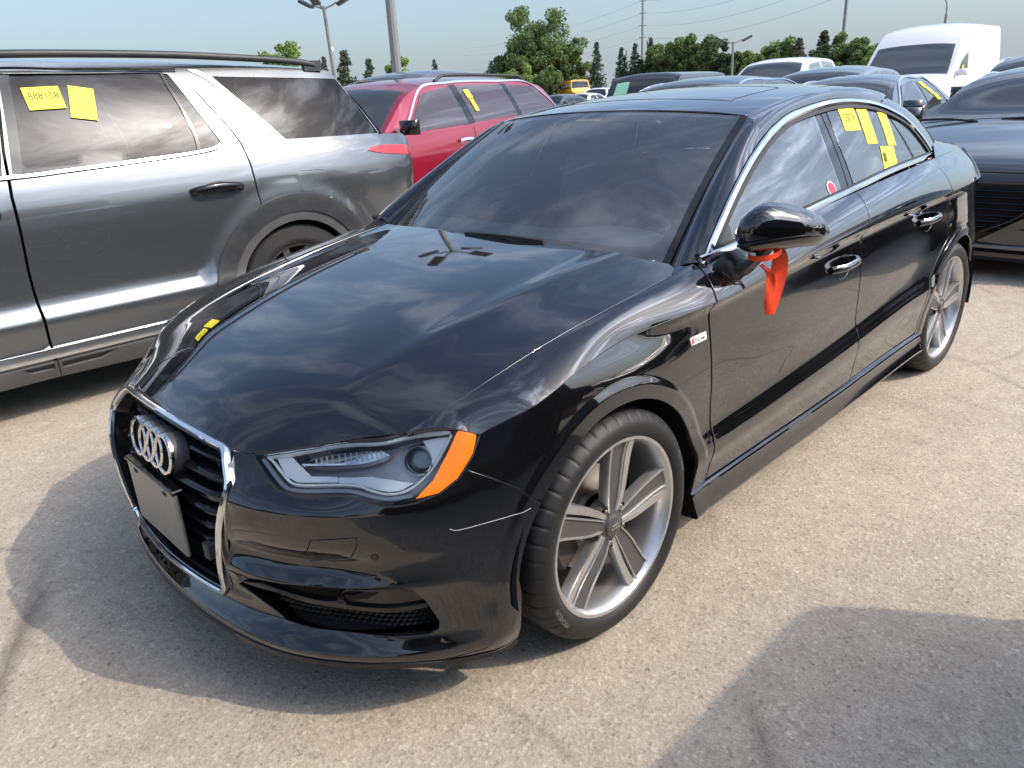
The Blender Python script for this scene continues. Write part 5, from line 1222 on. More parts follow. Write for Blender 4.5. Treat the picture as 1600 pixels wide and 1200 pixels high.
    m = MB(); m.box((.75,0,.80), (2.6,1.6,.55)); sp(m, 'cabin_floor', 'dark_void')
    ws_ = []
    for k, (x, s) in enumerate(((.08,1),(2.98,1),(.08,-1),(2.98,-1))):
        w = copy_tree(suv_wheel); w.parent = suv; w.location = (x, .955*s, .385); w.rotation_euler = (0, 0, 0 if s > 0 else math.pi)
    return suv
def make_plain_wheel(R=.385, rr=.262):
    mb = MB(); mb.lathe([(rr-.012,-.01),(rr-.005,.0),(rr,.0),(rr+.002,-.012)], 48, 'y'); mb.lathe([(rr-.012,-.01),(rr-.03,-.06),(rr-.035,-.2)], 48, 'y')
    w = mb.build('wheel', 'wheel_grey'); make_tyre(R, rr-.008, .245, 160).build('tyre', 'tyre_rubber', w)
    m = MB()
    for k in range(10):
        a = 2*math.pi*k/10; er = Vector((math.cos(a),0,math.sin(a))); et = Vector((-math.sin(a),0,math.cos(a)))
        m.hull([er*r+et*t*s+Vector((0,y,0)) for r, t, y in ((.04,.014,-.03),(rr-.01,.022,-.012),(.04,.014,-.06),(rr-.01,.02,-.05)) for s in (-1,1)])
    m.lathe([(0,-.022),(.05,-.024),(.075,-.04)], 30, 'y'); m.build('spokes', 'wheel_grey', w)
    m = MB(); m.lathe([(0,-.09),(rr-.035,-.09)], 30, 'y'); m.build('back_plate', 'dark_void', w)
    return w
suv_wheel = make_plain_wheel()
suv = build_suv('sport_utility_vehicle', SUV_LOC, 0, 'large grey SUV parked on the left, its side facing the black sedan', 'suv_paint')
# stickers in its rear door window
def local_sticker(mb_fn, label, group=None):
    m = MB(); mb_fn(m); o = m.build('window_sticker', 'yellow_sticker'); o.location = SUV_LOC; tag(o, label, 'sticker', group); return o
ol = offs(SV, .004)
s1 = local_sticker(lambda m: patch(m, [[(1.2889,1.5722),(1.1263,1.5762),(1.1263,1.475),(1.2866,1.4716)]], ol, .04, rim=.0005), 'yellow lot-number sticker in the grey SUV rear door window', 'yellow stickers on the grey SUV window')
surf_text('888108', .046, offs(SV, .0055), (1.205,1.518), (-1,.01), (0,1), s1)
surf_text('- - - - - - -', .014, offs(SV, .0055), (1.205,1.49), (-1,.01), (0,1), s1)
s2 = local_sticker(lambda m: patch(m, [[(1.0796,1.5771),(.971,1.5578),(1.007,1.4099),(1.1209,1.4298)]], ol, .04, rim=.0005), 'plain yellow sticker behind the lot number in the grey SUV rear door window', 'yellow stickers on the grey SUV window')
# ---------------------------------------------------------------- other parked vehicles
def paint(name, col, metal=.3, rough=.28): prin(name, col, rough=rough, metal=metal, coat=1, coat_rough=.02, noise=.05, nscale=200, dirt=[min(1, c*.8+.06) for c in col], dscale=4, damt=.12)
paint('red_paint', (.30,.006,.028), .45); paint('white_paint', (.72,.73,.74), 0); paint('navy_paint', (.016,.018,.021), .1); paint('charcoal_paint', (.045,.048,.052), .4)
paint('silver_paint', (.17,.18,.19), .7); paint('jet_paint', (.006,.006,.007), .1); paint('bus_yellow', (.72,.36,.015), 0)
def carshape(sp):
    top = pch(*zip(*sorted(sp['top']))); belt = pch(*zip(*sorted(sp['belt']))); W = sp['W']; xf, xr = sp['ends']; yr = sp['yr']; sill = sp.get('sill', .22)
    tm = max(z for _, z in sp['top'])
    def half(x):
        a = np.clip((xf-x)/sp.get('nose', .55), 0, 1); b = np.clip((x-xr)/sp.get('tail', .45), 0, 1)
        return W*(.62+.38*np.sqrt(1-(1-a)**2.4))*(.66+.34*np.sqrt(1-(1-b)**2.4))
    def pts(x):
        w = half(x); t = top(x); b = np.minimum(belt(x), t-.035); g = np.clip((t-b)/np.maximum(tm-belt(x), .1), 0, 1)
        ye = (w-.055)*(1-g**.9)+yr*(w/W)*g**.9; ez = t-.035-.035*g
        return w, t, b, ye, ez
    def low(x, z):     # flank below the belt
        x = np.asarray(x, float); z = np.asarray(z, float); w, t, b, ye, ez = pts(x); f = np.clip((z-sill)/(b-sill), 0, 1.05)
        return np.stack([x+0*z, w+np.interp(f, [0,.08,.22,.30,.5,.74,.80,.93,1.05],[-.07,-.025,-.004,-.012,-.018,-.004,-.006,-.03,-.06]), z+0*x], -1)
    def side(x, f):    # glasshouse side
        x = np.asarray(x, float); f = np.asarray(f, float); w, t, b, ye, ez = pts(x); q = .02*4*f*(1-f)*np.clip((ez-b)/.3, 0, 1)
        return np.stack([x+0*f, (w-.055)*(1-f)+ye*f+q, b*(1-f)+ez*f], -1)
    def topf(x, v):
        x = np.asarray(x, float); v = np.asarray(v, float); w, t, b, ye, ez = pts(x)
        return np.stack([x+0*v, ye*v, t-(t-ez)*np.abs(v)**2.6], -1)
    SGN[low] = -1; SGN[side] = -1
    return low, side, topf, pts
def vehicle(name, label, cat, loc, rz, sp, pm, glass='dark_glass', sidewin=None, wheelR=.34, trim=None, extra=None, group=None, wheels=True, n=46):
    v = empty(name, loc, rz); tag(v, label, cat, group)
    low, side, topf, pts = carshape(sp); xf, xr = sp['ends']; sill = sp.get('sill', .22)
    c = (1-np.cos(np.linspace(0, np.pi, n)))/2; xs = xf+(xr-xf)*(.35*c+.65*np.linspace(0, 1, n))
    fs = np.array([0,.08,.22,.30,.5,.74,.80,.93,1.0]); zz = sill+fs[:, None]*(pts(xs)[2]-sill)[None]
    A = low(np.broadcast_to(xs, zz.shape), zz)
    X, F = np.meshgrid(xs, np.linspace(0, 1, 5)); S_ = side(X, F)
    X, Vv = np.meshgrid(xs, np.linspace(1, -1, 17)); T = topf(X, Vv)
    m = MB(); m.grid(A, True); m.grid(A*np.array([1,-1,1])); body = m.build('body', pm, v, smooth=40, fix=False)
    m = MB(); m.grid(S_, True); m.grid(S_*np.array([1,-1,1])); m.build('pillars', sp.get('pillarmat', pm), v, smooth=40, fix=False)
    m = MB(); m.grid(T, True); m.build('roof_and_bonnet', pm, v, smooth=40, fix=False)
    for k, nm in ((0, 'front_end'), (-1, 'rear_end')):
        P = np.concatenate([A[:, k], S_[1:, k], T[1:, k], (S_[:, k]*np.array([1,-1,1]))[::-1][1:], (A[:, k]*np.array([1,-1,1]))[::-1][1:]]); m = MB(); m.add(P, [tuple(range(len(P)))]); m.build(nm, pm, v)
    cx0, cx1, rx0, rx1 = sp['glassx']      # cowl, header, rear header, rear base
    def pane(lp, S, nm, o=.006, mat=glass, res=.12, mir=False):
        m = MB(); patch(m, [lp], offs(S, o), res, rim=.004)
        if mir: m = m.mirror()
        return m.build(nm, mat, v)
    ws = [(cx0,-.93),(cx1,-.90),(cx1,.90),(cx0,.93)]; pane(ws, topf, 'windscreen')
    if rx1 is not None: pane([(rx0,-.88),(rx1,-.9),(rx1,.9),(rx0,.88)], topf, 'rear_window')
    for lp in sidewin or []:
        for mir in (False, True): pane(lp, side, 'side_window', mir=mir)
    if trim:
        for sgn in (1, -1):
            m = MB(); cc = curve(trim, .08); P = side(cc[:,0], cc[:,1]); N = frame(side, cc[:,0], cc[:,1]); m.sweep(P, N, [(-.012,-.01),(-.012,.010),(.012,.010),(.012,-.01)]); (m if sgn > 0 else m.mirror()).build('window_trim', 'chrome', v)
    m = MB(); m.box(((xf+xr)/2,0,sill+.12), ((xf-xr)*.9, sp['W']*1.75, .2)); m.build('underbody', 'dark_void', v)
    # door mirrors
    for s in (1, -1):
        w = pts(np.array([cx0-.35]))[0][0]; b = float(pts(np.array([cx0-.35]))[2][0]); m = MB()
        m.hull([Vector((cx0-.30, s*(w+.07), b+.09))+Vector((.055*a_, .10*b_*1.0, .07*c_)) for a_ in (-.8,.6) for b_ in (-1,1) for c_ in (-1,1)]+[Vector((cx0-.22, s*(w+.06), b+.09))]); m.build('door_mirror', pm, v, smooth=70)
    if wheels:
        for x in sp['axles']:
            for s in (1, -1):
                w_ = copy_tree(suv_wheel if wheelR > .36 else car_wheel); w_.parent = v; w_.location = (x, s*(sp['W']-.015), wheelR); w_.rotation_euler = (0, 0, 0 if s > 0 else math.pi)
                m = MB(); m.lathe([(.0,.0),(wheelR+.05,.0),(wheelR+.055,-.01)], 28, 'y', (x, s*(sp['W']-.004), wheelR)); m.build('wheel_arch', 'dark_void', v)
                w_.location.y += s*.012
    if extra: extra(v, low, side, topf, pane)
    return v
car_wheel = make_plain_wheel(.325, .235); 
SED = dict(W=.90, yr=.60, ends=(2.25,-2.33), top=[(2.25,.60),(2.15,.74),(1.9,.84),(1.25,.98),(1.05,1.01),(.30,1.375),(.05,1.425),(-.4,1.45),(-.9,1.435),(-1.3,1.36),(-1.95,1.10),(-2.2,1.06),(-2.33,.80)], belt=[(2.3,.72),(1.05,.95),(-.5,1.0),(-1.6,1.03),(-2.33,1.0)], glassx=(1.02,.27,-1.28,-1.90), axles=(1.40,-1.30))
CUV = dict(W=.92, yr=.64, ends=(2.25,-2.25), top=[(2.25,.70),(2.15,.86),(1.9,.96),(1.3,1.08),(1.1,1.11),(.45,1.52),(.2,1.58),(-.4,1.62),(-1.2,1.59),(-1.6,1.52),(-2.0,1.22),(-2.2,1.10),(-2.25,.8)], belt=[(2.3,.85),(1.1,1.05),(-.5,1.10),(-1.6,1.15),(-2.25,1.12)], glassx=(1.08,.42,-1.58,-1.97), axles=(1.35,-1.30))
PICK = dict(W=1.0, yr=.70, ends=(2.9,-2.9), top=[(2.9,.9),(2.8,1.15),(1.5,1.28),(1.3,1.32),(.62,1.84),(.3,1.94),(-.5,1.96),(-1.05,1.93),(-1.25,1.80),(-1.35,1.36),(-1.5,1.32),(-2.9,1.32)], belt=[(2.9,1.1),(1.3,1.28),(-1.4,1.30),(-2.9,1.30)], glassx=(1.28,.60,-1.10,-1.33), axles=(1.85,-1.85), tail=.1)
VAN = dict(W=1.0, yr=.84, ends=(3.0,-3.0), top=[(3.0,.8),(2.9,1.05),(2.3,1.32),(2.15,1.40),(1.55,2.10),(1.25,2.42),(.9,2.62),(.4,2.70),(-2.7,2.70),(-2.95,2.62),(-3.0,1.0)], belt=[(3.0,1.0),(2.15,1.30),(0,1.36),(-3.0,1.36)], glassx=(2.12,1.50,-2.7,None), axles=(2.05,-1.9), tail=.08, nose=.7)
MINI = dict(W=.99, yr=.70, ends=(2.55,-2.55), top=[(2.55,.75),(2.45,.92),(1.75,1.09),(1.55,1.13),(.80,1.56),(.45,1.65),(-.4,1.69),(-1.7,1.67),(-2.15,1.60),(-2.45,1.22),(-2.55,.8)], belt=[(2.55,.9),(1.5,1.08),(.3,1.11),(-.8,1.16),(-2.5,1.20)], glassx=(1.52,.76,-2.12,-2.42), axles=(1.55,-1.45), tail=.25)
JEEP = dict(W=.92, yr=.74, ends=(2.1,-2.2), top=[(2.1,.9),(2.05,1.08),(1.0,1.15),(.85,1.18),(.50,1.74),(.3,1.83),(-1.9,1.84),(-2.1,1.80),(-2.2,1.0)], belt=[(2.1,1.0),(.85,1.15),(-2.2,1.2)], glassx=(.83,.48,-2.0,None), axles=(1.4,-1.3), tail=.08, nose=.2)
BUS = dict(W=1.2, yr=1.05, ends=(5.2,-5.2), top=[(5.2,1.0),(5.1,1.5),(3.9,1.75),(3.8,1.85),(3.55,2.75),(3.3,2.95),(-4.9,2.98),(-5.15,2.85),(-5.2,1.0)], belt=[(5.2,1.3),(3.8,1.75),(-5.2,1.75)], glassx=(3.78,3.52,-4.9,None), axles=(3.6,-3.0), tail=.08, nose=.3, sill=.45)
def sedan_extra(stk=None, pink=False):
    def f(v, low, side, topf, pane):
        for k, lp in enumerate(stk or []):
            m = MB(); patch(m, [lp], offs(side, .014), .1, rim=.001); m.build('window_sticker', 'yellow_sticker', v)
    return f
SW_SED = [[(.72,.10),(.20,.86),(-.40,.90),(-.46,.08)], [(-.55,.08),(-.49,.90),(-1.05,.88),(-1.28,.62),(-1.42,.12)]]
SW_CUV = [[(.78,.10),(.30,.86),(-.40,.90),(-.46,.08)], [(-.55,.08),(-.49,.90),(-1.15,.90),(-1.20,.10)], [(-1.28,.10),(-1.23,.88),(-1.50,.84),(-1.75,.14)]]
SW_PICK = [[(.95,.10),(.50,.84),(-.20,.90),(-.25,.08)], [(-.33,.08),(-.28,.90),(-1.0,.88),(-1.08,.08)]]
SW_VAN = [[(1.75,.05),(1.50,.42),(.95,.50),(.92,.03)]]
SW_MINI = [[(1.20,.08),(.62,.84),(.02,.90),(-.06,.06)], [(-.20,.06),(-.12,.90),(-1.12,.90),(-1.20,.06)], [(-1.32,.06),(-1.24,.89),(-1.95,.86),(-2.28,.20),(-2.28,.08)]]
SW_JEEP = [[(.66,.06),(.46,.90),(-.30,.92),(-.34,.05)], [(-.42,.05),(-.38,.92),(-1.1,.92),(-1.12,.05)], [(-1.2,.05),(-1.17,.92),(-2.0,.92),(-2.0,.05)]]
# red minivan
def van_extra(v, low, side, topf, pane):
    for lp in ([(.04,.05),(.01,.93),(-.11,.93),(-.19,.05)], [(-1.19,.05),(-1.11,.93),(-1.25,.93),(-1.33,.05)]):
        for mir in (False, True): pane(lp, side, 'pillar_cover', .004, 'gloss_black', mir=mir)
    for s in (1,):
        for x in (.10,-.42):
            m = MB(); c = curve([(x+.13,.985),(x,.995),(x-.13,.99)], .02); P = offs(low, .02)(c[:,0], c[:,1]); m.sweep(P, frame(low, c[:,0], c[:,1]), [(-.014,-.015),(-.014,.012),(.014,.012),(.014,-.015)]); m.build('door_handle', 'chrome', v, smooth=60)
            m = MB(); patch(m, [[(x+.15*math.cos(q), .985+.055*math.sin(q)) for q in np.linspace(0, 6.283, 21)[:-1]]], offs(low, .003), .05, rim=0); m.build('handle_recess', 'red_paint', v)
    for s in (1, -1):
        m = MB(); xs = np.linspace(.15,-1.9,14); w = [float(topf(np.array([x]), np.array([.90]))[0][1]) for x in xs]; z = [float(topf(np.array([x]), np.array([.90]))[0][2])+.055 for x in xs]; z[0] -= .05; z[-1] -= .05
        m.tube([(x, s*y, q) for x, y, q in zip(xs, w, z)], .018, 8); m.build('roof_rail', 'clad_dark', v)
        m = MB(); c = dens([(.02,.35),(-.02,.8),(-.03,1.05)], .05, False); 
    m = MB()
    for xg in (-.13,-1.26): c = dens([(xg,.30),(xg,1.12)], .06, False); m.sweep(offs(low, .002)(c[:,0], c[:,1]), frame(low, c[:,0], c[:,1]), [(-.004,-.004),(-.004,.001),(.004,.001),(.004,-.004)])
    m.build('door_gap', 'rubber_seal', v)
    for q in ([(-.215,.78),(-.32,.79),(-.345,.60),(-.24,.59)], [(-.255,.57),(-.325,.57),(-.36,.30),(-.29,.30)]):
        m = MB(); patch(m, [q], offs(side, .016), .1, rim=.001); m.build('window_sticker', 'yellow_sticker', v)
minivan = vehicle('minivan', 'red minivan with a black door mirror parked behind the grey SUV', 'car', (-4.37,-5.76,0), math.radians(15), MINI, 'red_paint', 'tinted_glass', SW_MINI, .34, [(1.42,.02),(1.2,.20),(.62,.93),(0,.985),(-1.0,.985),(-1.9,.95),(-2.36,.16)], van_extra)
for ch_ in minivan.children:
    if ch_.name.startswith('door_mirror'): ch_.data.materials[0] = MATS['gloss_black']
def nose(v, low, side, topf, pane):
    xf = 2.25
    def bx(nm, mat, c, d, rot=None, bev=.006): m = MB(); m.box(c, d, rot, bev); return m.build(nm, mat, v)
    bx('grille', 'dark_void', (xf-.01,0,.50), (.05,1.0,.34))
    for k in range(7): bx('grille_slat', 'gloss_black', (xf+.018,0,.365+k*.042), (.03,.98-.03*k,.012))
    for s in (1, -1):
        m = MB(); m.hull([(xf-.30,s*.86,.25),(xf-.30,s*.90,.62),(xf+.02,s*.60,.58),(xf+.055,s*.13,.27),(xf-.02,s*.70,.22),(xf+.03,s*.12,.24),(xf-.10,s*.80,.60)]); m.build('bumper_corner', 'charcoal_paint', v, smooth=20)
        m = MB(); m.hull([(xf-.35,s*.86,.70),(xf-.33,s*.885,.64),(xf+.0,s*.58,.66),(xf+.005,s*.56,.61),(xf-.12,s*.77,.60),(xf-.14,s*.76,.70)]); m.build('headlight', 'lamp_dark', v, smooth=20)
        m = MB(); m.tube(curve([(xf+.03,s*.54,.66),(xf+.05,s*.36,.46),(xf+.06,s*.12,.33)], .05), .013, 8); m.build('grille_chrome', 'gloss_black', v)
    bx('bumper_strip', 'silver_paint', (xf-.02,0,.235), (.14,1.50,.03)); bx('bumper_lip', 'jet_paint', (xf-.06,0,.175), (.16,1.55,.09), bev=.03)
    m = MB(); c = curve([(xf-.06,.55,.735),(xf+.01,.3,.742),(xf+.012,0,.745),(xf+.01,-.3,.742),(xf-.06,-.55,.735)], .06); m.tube(c, .006, 6); m.build('bonnet_gap', 'rubber_seal', v)
    for y in (.35,-.3):
        m = MB(); m.tube(curve([(1.10,y,1.02),(1.05,y-.25,1.04),(1.03,y-.5,1.035)], .05), .010, 6); m.build('wiper', 'black_plastic', v)
S2 = dict(SED); S2['top'] = [(2.25,.66),(2.2,.735),(1.9,.86),(1.25,1.00),(1.05,1.03),(.30,1.375),(.05,1.42),(-.4,1.445),(-.9,1.43),(-1.3,1.36),(-1.95,1.10),(-2.2,1.06),(-2.33,.80)]; S2['nose'] = .45
vehicle('sedan', 'dark blue sedan facing the camera behind the black sedan at the right edge', 'car', (-7.05,.30,0), 0, S2, 'navy_paint', 'tinted_glass', SW_SED, .325, [(.86,.04),(.20,.96),(-.6,.985),(-1.1,.94),(-1.5,.05)], nose)
vehicle('sedan', 'dark sedan with a strip of yellow stickers in its side window', 'car', (-9.3,-2.45,0), math.radians(4), SED, 'charcoal_paint', 'tinted_glass', SW_SED, .325, [(.86,.04),(.20,.96),(-.6,.985),(-1.1,.94),(-1.5,.05)], sedan_extra([[(-.56,.82),(-.72,.82),(-.82,.60),(-.66,.62)],[(-.72,.62),(-.86,.60),(-1.0,.38),(-.86,.40)],[(-.92,.40),(-1.06,.40),(-1.14,.16),(-1.0,.18)]]))
vehicle('hatchback', 'grey crossover parked in front of the white pickup', 'car', (-12.0,-3.95,0), math.radians(6), CUV, 'silver_paint', 'tinted_glass', SW_CUV, .34, None, sedan_extra([[(-.60,.75),(-.72,.75),(-.75,.45),(-.62,.45)]]))
vehicle('crossover', 'dark crossover with bright window trim between the right-edge sedan and the white van', 'car', (-8.9,-.55,0) if False else (-11.6,-.62,0), math.radians(3), CUV, 'navy_paint', 'tinted_glass', SW_CUV, .34, [(1.0,.03),(.30,.96),(-.6,.985),(-1.4,.95),(-1.85,.1)])
vehicle('crossover', 'dark blue crossover with a chrome roof arch behind the black sedan windscreen', 'car', (-7.7,-3.75,0), math.radians(5), dict(CUV, top=[(x, z*.945) for x, z in CUV['top']]), 'navy_paint', 'tinted_glass', SW_CUV, .34, [(1.0,.03),(.30,.96),(-.6,.985),(-1.4,.95),(-1.85,.1)])
def jeep_extra(v, low, side, topf, pane):
    m = MB(); patch(m, [[(.72,-.78),(.56,-.78),(.56,-.40),(.72,-.40)]], offs(topf, .012), .1, rim=.001); prin('mint_sticker', (.35,.72,.48), rough=.6, noise=.05); m.build('windscreen_sticker', 'mint_sticker', v)
jp = vehicle('off_roader', 'black boxy off-roader with a pale green windscreen sticker', 'car', (-12.9,-8.1,0), math.radians(10), JEEP, 'jet_paint', 'tinted_glass', SW_JEEP, .385, None, jeep_extra); jp.scale = (1, 1, .95)
vehicle('pickup_truck', 'white crew cab pickup truck in the row behind', 'truck', (-17.1,-7.3,0), math.radians(4), PICK, 'white_paint', 'tinted_glass', SW_PICK, .385)
def wvan_extra(v, low, side, topf, pane):
    for s in (1, -1):
        for pts in ([(.95,.62),(.6,.72),(-1.7,.72)], [(.9,.40),(.5,.46),(-1.7,.46)]):
            c = curve(pts, .2); m = MB(); m.sweep(offs(side, .004)(c[:,0], c[:,1]), frame(side, c[:,0], c[:,1]), [(-.012,-.01),(-.012,.010),(.012,.004),(.012,-.01)]); (m if s > 0 else m.mirror()).build('side_swage', 'white_paint', v)
    m = MB(); patch(m, [[(1.42,.12),(1.30,.12),(1.30,.28),(1.42,.28)]], offs(side, .016), .1, rim=.001); m.build('window_sticker', 'yellow_sticker', v)
vehicle('cargo_van', 'white high-roof cargo van standing above the other cars', 'van', (-19.3,-4.65,0), math.radians(2), dict(VAN, ends=(3.0,-1.9), axles=(2.05,-.9), belt=[(3.0,1.0),(2.15,1.30),(0,1.36),(-1.9,1.36)], glassx=(2.12,1.50,-1.7,None), top=[(x if x > 0 else x*.634, z if z < 1.5 else 1.5+(z-1.5)*.80) for x, z in VAN['top']]), 'white_paint', 'tinted_glass', SW_VAN, .36, None, wvan_extra)
vehicle('sport_utility_vehicle', 'dark SUV roof showing behind the red minivan', 'car', (-6.3,-8.3,0), math.radians(8), dict(CUV, top=[(x, z*1.17) for x, z in CUV['top']], belt=[(x, z*1.12) for x, z in CUV['belt']], W=.98, yr=.72), 'charcoal_paint', 'tinted_glass', SW_CUV, .385)
def bus_extra(v, low, side, topf, pane):
    for k in range(9):
        x = 3.0-k*.86
        for mir in (False, True): pane([(x,.22),(x-.66,.22),(x-.66,.62),(x,.62)], side, 'side_window', mir=mir)
vehicle('school_bus', 'yellow school bus far behind the red minivan', 'bus', (-70.6,-61.0,0), math.radians(62), BUS, 'bus_yellow', 'dark_glass', [], .45, None, bus_extra)
vehicle('pickup_truck', 'small white truck parked near the yellow school bus', 'truck', (-45.0,-35.6,0), math.radians(20), dict(PICK, top=[(x, z*.9) for x, z in PICK['top']]), 'white_paint', 'dark_glass', SW_PICK, .36)
vehicle('sedan', 'white sedan with a yellow sticker in the far row below the school bus', 'car', (-33.0,-27.2,0), math.radians(15), SED, 'white_paint', 'dark_glass', SW_SED, .325)
vehicle('sedan', 'dark sedan in the far row beside the red minivan tail', 'car', (-28.0,-24.6,0), math.radians(10), SED, 'charcoal_paint', 'dark_glass', SW_SED, .325)
# vehicles on the photographer's side: they cast the shadow at the lower right and show in the paint
BOX = dict(W=.93, yr=.80, ends=(2.5,-2.1), top=[(2.5,.9),(2.45,1.12),(1.3,1.2),(1.1,1.22),(.65,1.72),(.4,1.80),(-1.9,1.83),(-2.06,1.79),(-2.1,.9)], belt=[(2.5,1.0),(1.1,1.18),(-2.1,1.2)], glassx=(1.08,.63,-2.0,None), axles=(1.6,-1.3), tail=.10, nose=.3)
SH = 1/math.tan(SUN_EL); _sx, _sy = -SH*math.cos(SUN_AZ), -SH*math.sin(SUN_AZ)
hN = 1.77; bx_, by_ = -.454-_sx*hN+2.06, 1.231-_sy*hN+.78
vehicle('sport_utility_vehicle', 'black boxy SUV beside the photographer, its shadow falling at the lower right', 'car', (bx_, by_, 0), 0, BOX, 'jet_paint', 'dark_glass', [[(.8,.06),(.5,.90),(-.30,.92),(-.34,.05)], [(-.42,.05),(-.38,.92),(-1.1,.92),(-1.12,.05)], [(-1.2,.05),(-1.17,.92),(-1.95,.92),(-1.95,.05)]], .385)
for k, (nm, x, y, rz, sp_, pm, wn_) in enumerate((('sedan',7.6,-.6,math.pi,SED,'charcoal_paint',SW_SED),('crossover',7.4,-3.4,math.pi,CUV,'jet_paint',SW_CUV),('crossover',7.7,2.2,math.pi,CUV,'silver_paint',SW_CUV),('crossover',-7.0,3.5,0,CUV,'jet_paint',SW_CUV),('sedan',-2.4,6.6,0,SED,'charcoal_paint',SW_SED),('crossover',-8.2,6.6,0,CUV,'charcoal_paint',SW_CUV))):
    vehicle(nm, ['charcoal sedan parked ahead of the black sedan, outside the view','black crossover ahead on the far side, outside the view','silver crossover ahead on the near side, outside the view','black crossover right of the dark blue sedan, outside the view','charcoal sedan two places left of the black sedan, outside the view','charcoal crossover in the far left row, outside the view'][k], 'car', (x, y, 0), rz, sp_, pm, 'dark_glass', wn_, .325 if sp_ is SED else .34)
for w_ in (suv_wheel, car_wheel):
    for ch_ in list(w_.children): bpy.data.objects.remove(ch_)
    bpy.data.objects.remove(w_)
# ---------------------------------------------------------------- trees, poles, wires, building
prin('bark', (.085,.065,.05), rough=.9, noise=.3, nscale=8, bump=.4, bscale=30)
def leafmat(name, col):
    m, nt, o = newmat(name); tc = nd(nt, 'TexCoord'); n = nd(nt, 'TexNoise', {'Vector': tc.outputs['Object'], 'Scale': .9, 'Detail': 5, 'Roughness': .7})
    g = nd(nt, 'NewGeometry'); mx = nd(nt, 'MixRGB', {'Fac': n.outputs['Fac'], 'Color1': c4([c*.6 for c in col]), 'Color2': c4([min(1, c*1.5) for c in col])})
    hs = nd(nt, 'HueSaturation', {'Color': mx.outputs[0]}); mr = nd(nt, 'MapRange', {'Value': g.outputs['Random Per Island'], 'To Min': .65, 'To Max': 1.4}); nt.links.new(mr.outputs[0], hs.inputs['Value'])
    d = nd(nt, 'BsdfDiffuse', {'Color': hs.outputs[0]}); t = nd(nt, 'BsdfTranslucent', {'Color': hs.outputs[0]}); s = nd(nt, 'MixShader', {0: .35, 1: d.outputs[0], 2: t.outputs[0]}); nt.links.new(s.outputs[0], o.inputs[0])
leafmat('leaf_mid', (.135,.20,.080)); leafmat('leaf_bright', (.20,.29,.085)); leafmat('leaf_dark', (.10,.145,.072)); leafmat('needle', (.105,.14,.095)); leafmat('needle_brown', (.16,.145,.105))
def leaves(C, R, n, size, rng, flat=.6):
    """n leaf clusters round each clump centre"""
    k = len(C); d = rng.normal(size=(k, n, 3)); d /= np.linalg.norm(d, axis=2)[..., None]; r = rng.random((k, n, 1))**.45
    P = (C[:, None]+d*r*np.asarray(R).reshape(-1, 1, 1)*np.array([1,1,flat])).reshape(-1, 3)
    m = len(P); a = rng.normal(size=(m, 3)); a /= np.linalg.norm(a, axis=1)[:, None]; b = np.cross(a, rng.normal(size=(m, 3))); b /= np.linalg.norm(b, axis=1)[:, None]
    s = size*(.6+.8*rng.random((m, 1)))
    V = np.stack([P+a*s, P+b*s*.6, P-a*s, P-b*s*.6], 1).reshape(-1, 3); F = np.arange(m*4).reshape(-1, 4)
    return V, F
def tree(name, label, cat, loc, h, w, kind, mat, seed, nc=60, nl=90, ls=.22, trunk_h=.25, group=None):
    rng = np.random.default_rng(seed); t = empty(name, loc); tag(t, label, cat, group)
    m = MB(); hh = h*(.55 if kind == 'round' else .95); br = [(0,0,-.2),(rng.normal()*.1,rng.normal()*.1,hh*.4),(rng.normal()*.25,rng.normal()*.25,hh)]
    m.tube(curve(br, h/10), list(np.linspace(h*.022, h*.008, len(curve(br, h/10)))), 8)
    if kind == 'round':
        for k in range(7):
            a = rng.random()*6.28; z0 = h*(.2+.3*rng.random()); e = np.array([math.cos(a)*w*.32, math.sin(a)*w*.32, z0+h*.22]); m.tube([(0,0,z0),tuple(e*.5+np.array([0,0,z0*.5])),tuple(e)], [h*.01,h*.007,h*.003], 6)
        u = rng.normal(size=(nc, 3)); u /= np.linalg.norm(u, axis=1)[:, None]; rr = rng.random((nc, 1))**.5
        cz = h*(trunk_h+1)/2; rad = np.array([w/2, w/2, h*(1-trunk_h)/2])
        C = u*rr*rad*.86; prof = 1-.30*np.clip(C[:, 2:]/rad[2], 0, 1)**2; C[:, :2] *= prof; C[:, 2] += cz
        V, F = leaves(C, w*.095*(.7+.7*rng.random(nc)), int(nl*2.2), ls*.62, rng, .8)
    else:
        V = []; F = []; cs = []; rs = []
        L_ = int(nc*.55)
        for i in range(L_):
            f = (i+.5)/L_; z = h*(.08+.90*f); R_ = w/2*(1-f)**.85*(.75+.5*rng.random())+.05
            for k in range(max(3, int(9*(1-f)+2))):
                a = rng.random()*6.28
                for q in (.35,.65,.95): cs.append((math.cos(a)*R_*q, math.sin(a)*R_*q, z-R_*q*.30+rng.normal()*h*.012)); rs.append(w*.06+.06)
        C = np.array(cs); V, F = leaves(C, np.array(rs), max(14, nl//5), ls*.55, rng, .5)
    m.build('trunk', 'bark', t)
    mm = bpy.data.meshes.new('crown'); mm.from_pydata(V.tolist(), [], F.tolist()); mm.materials.append(MATS[mat]); c = bpy.data.objects.new('crown', mm); COL.objects.link(c); c.parent = t
    return t
def shift(x, y, z=0): return (x, y, z)
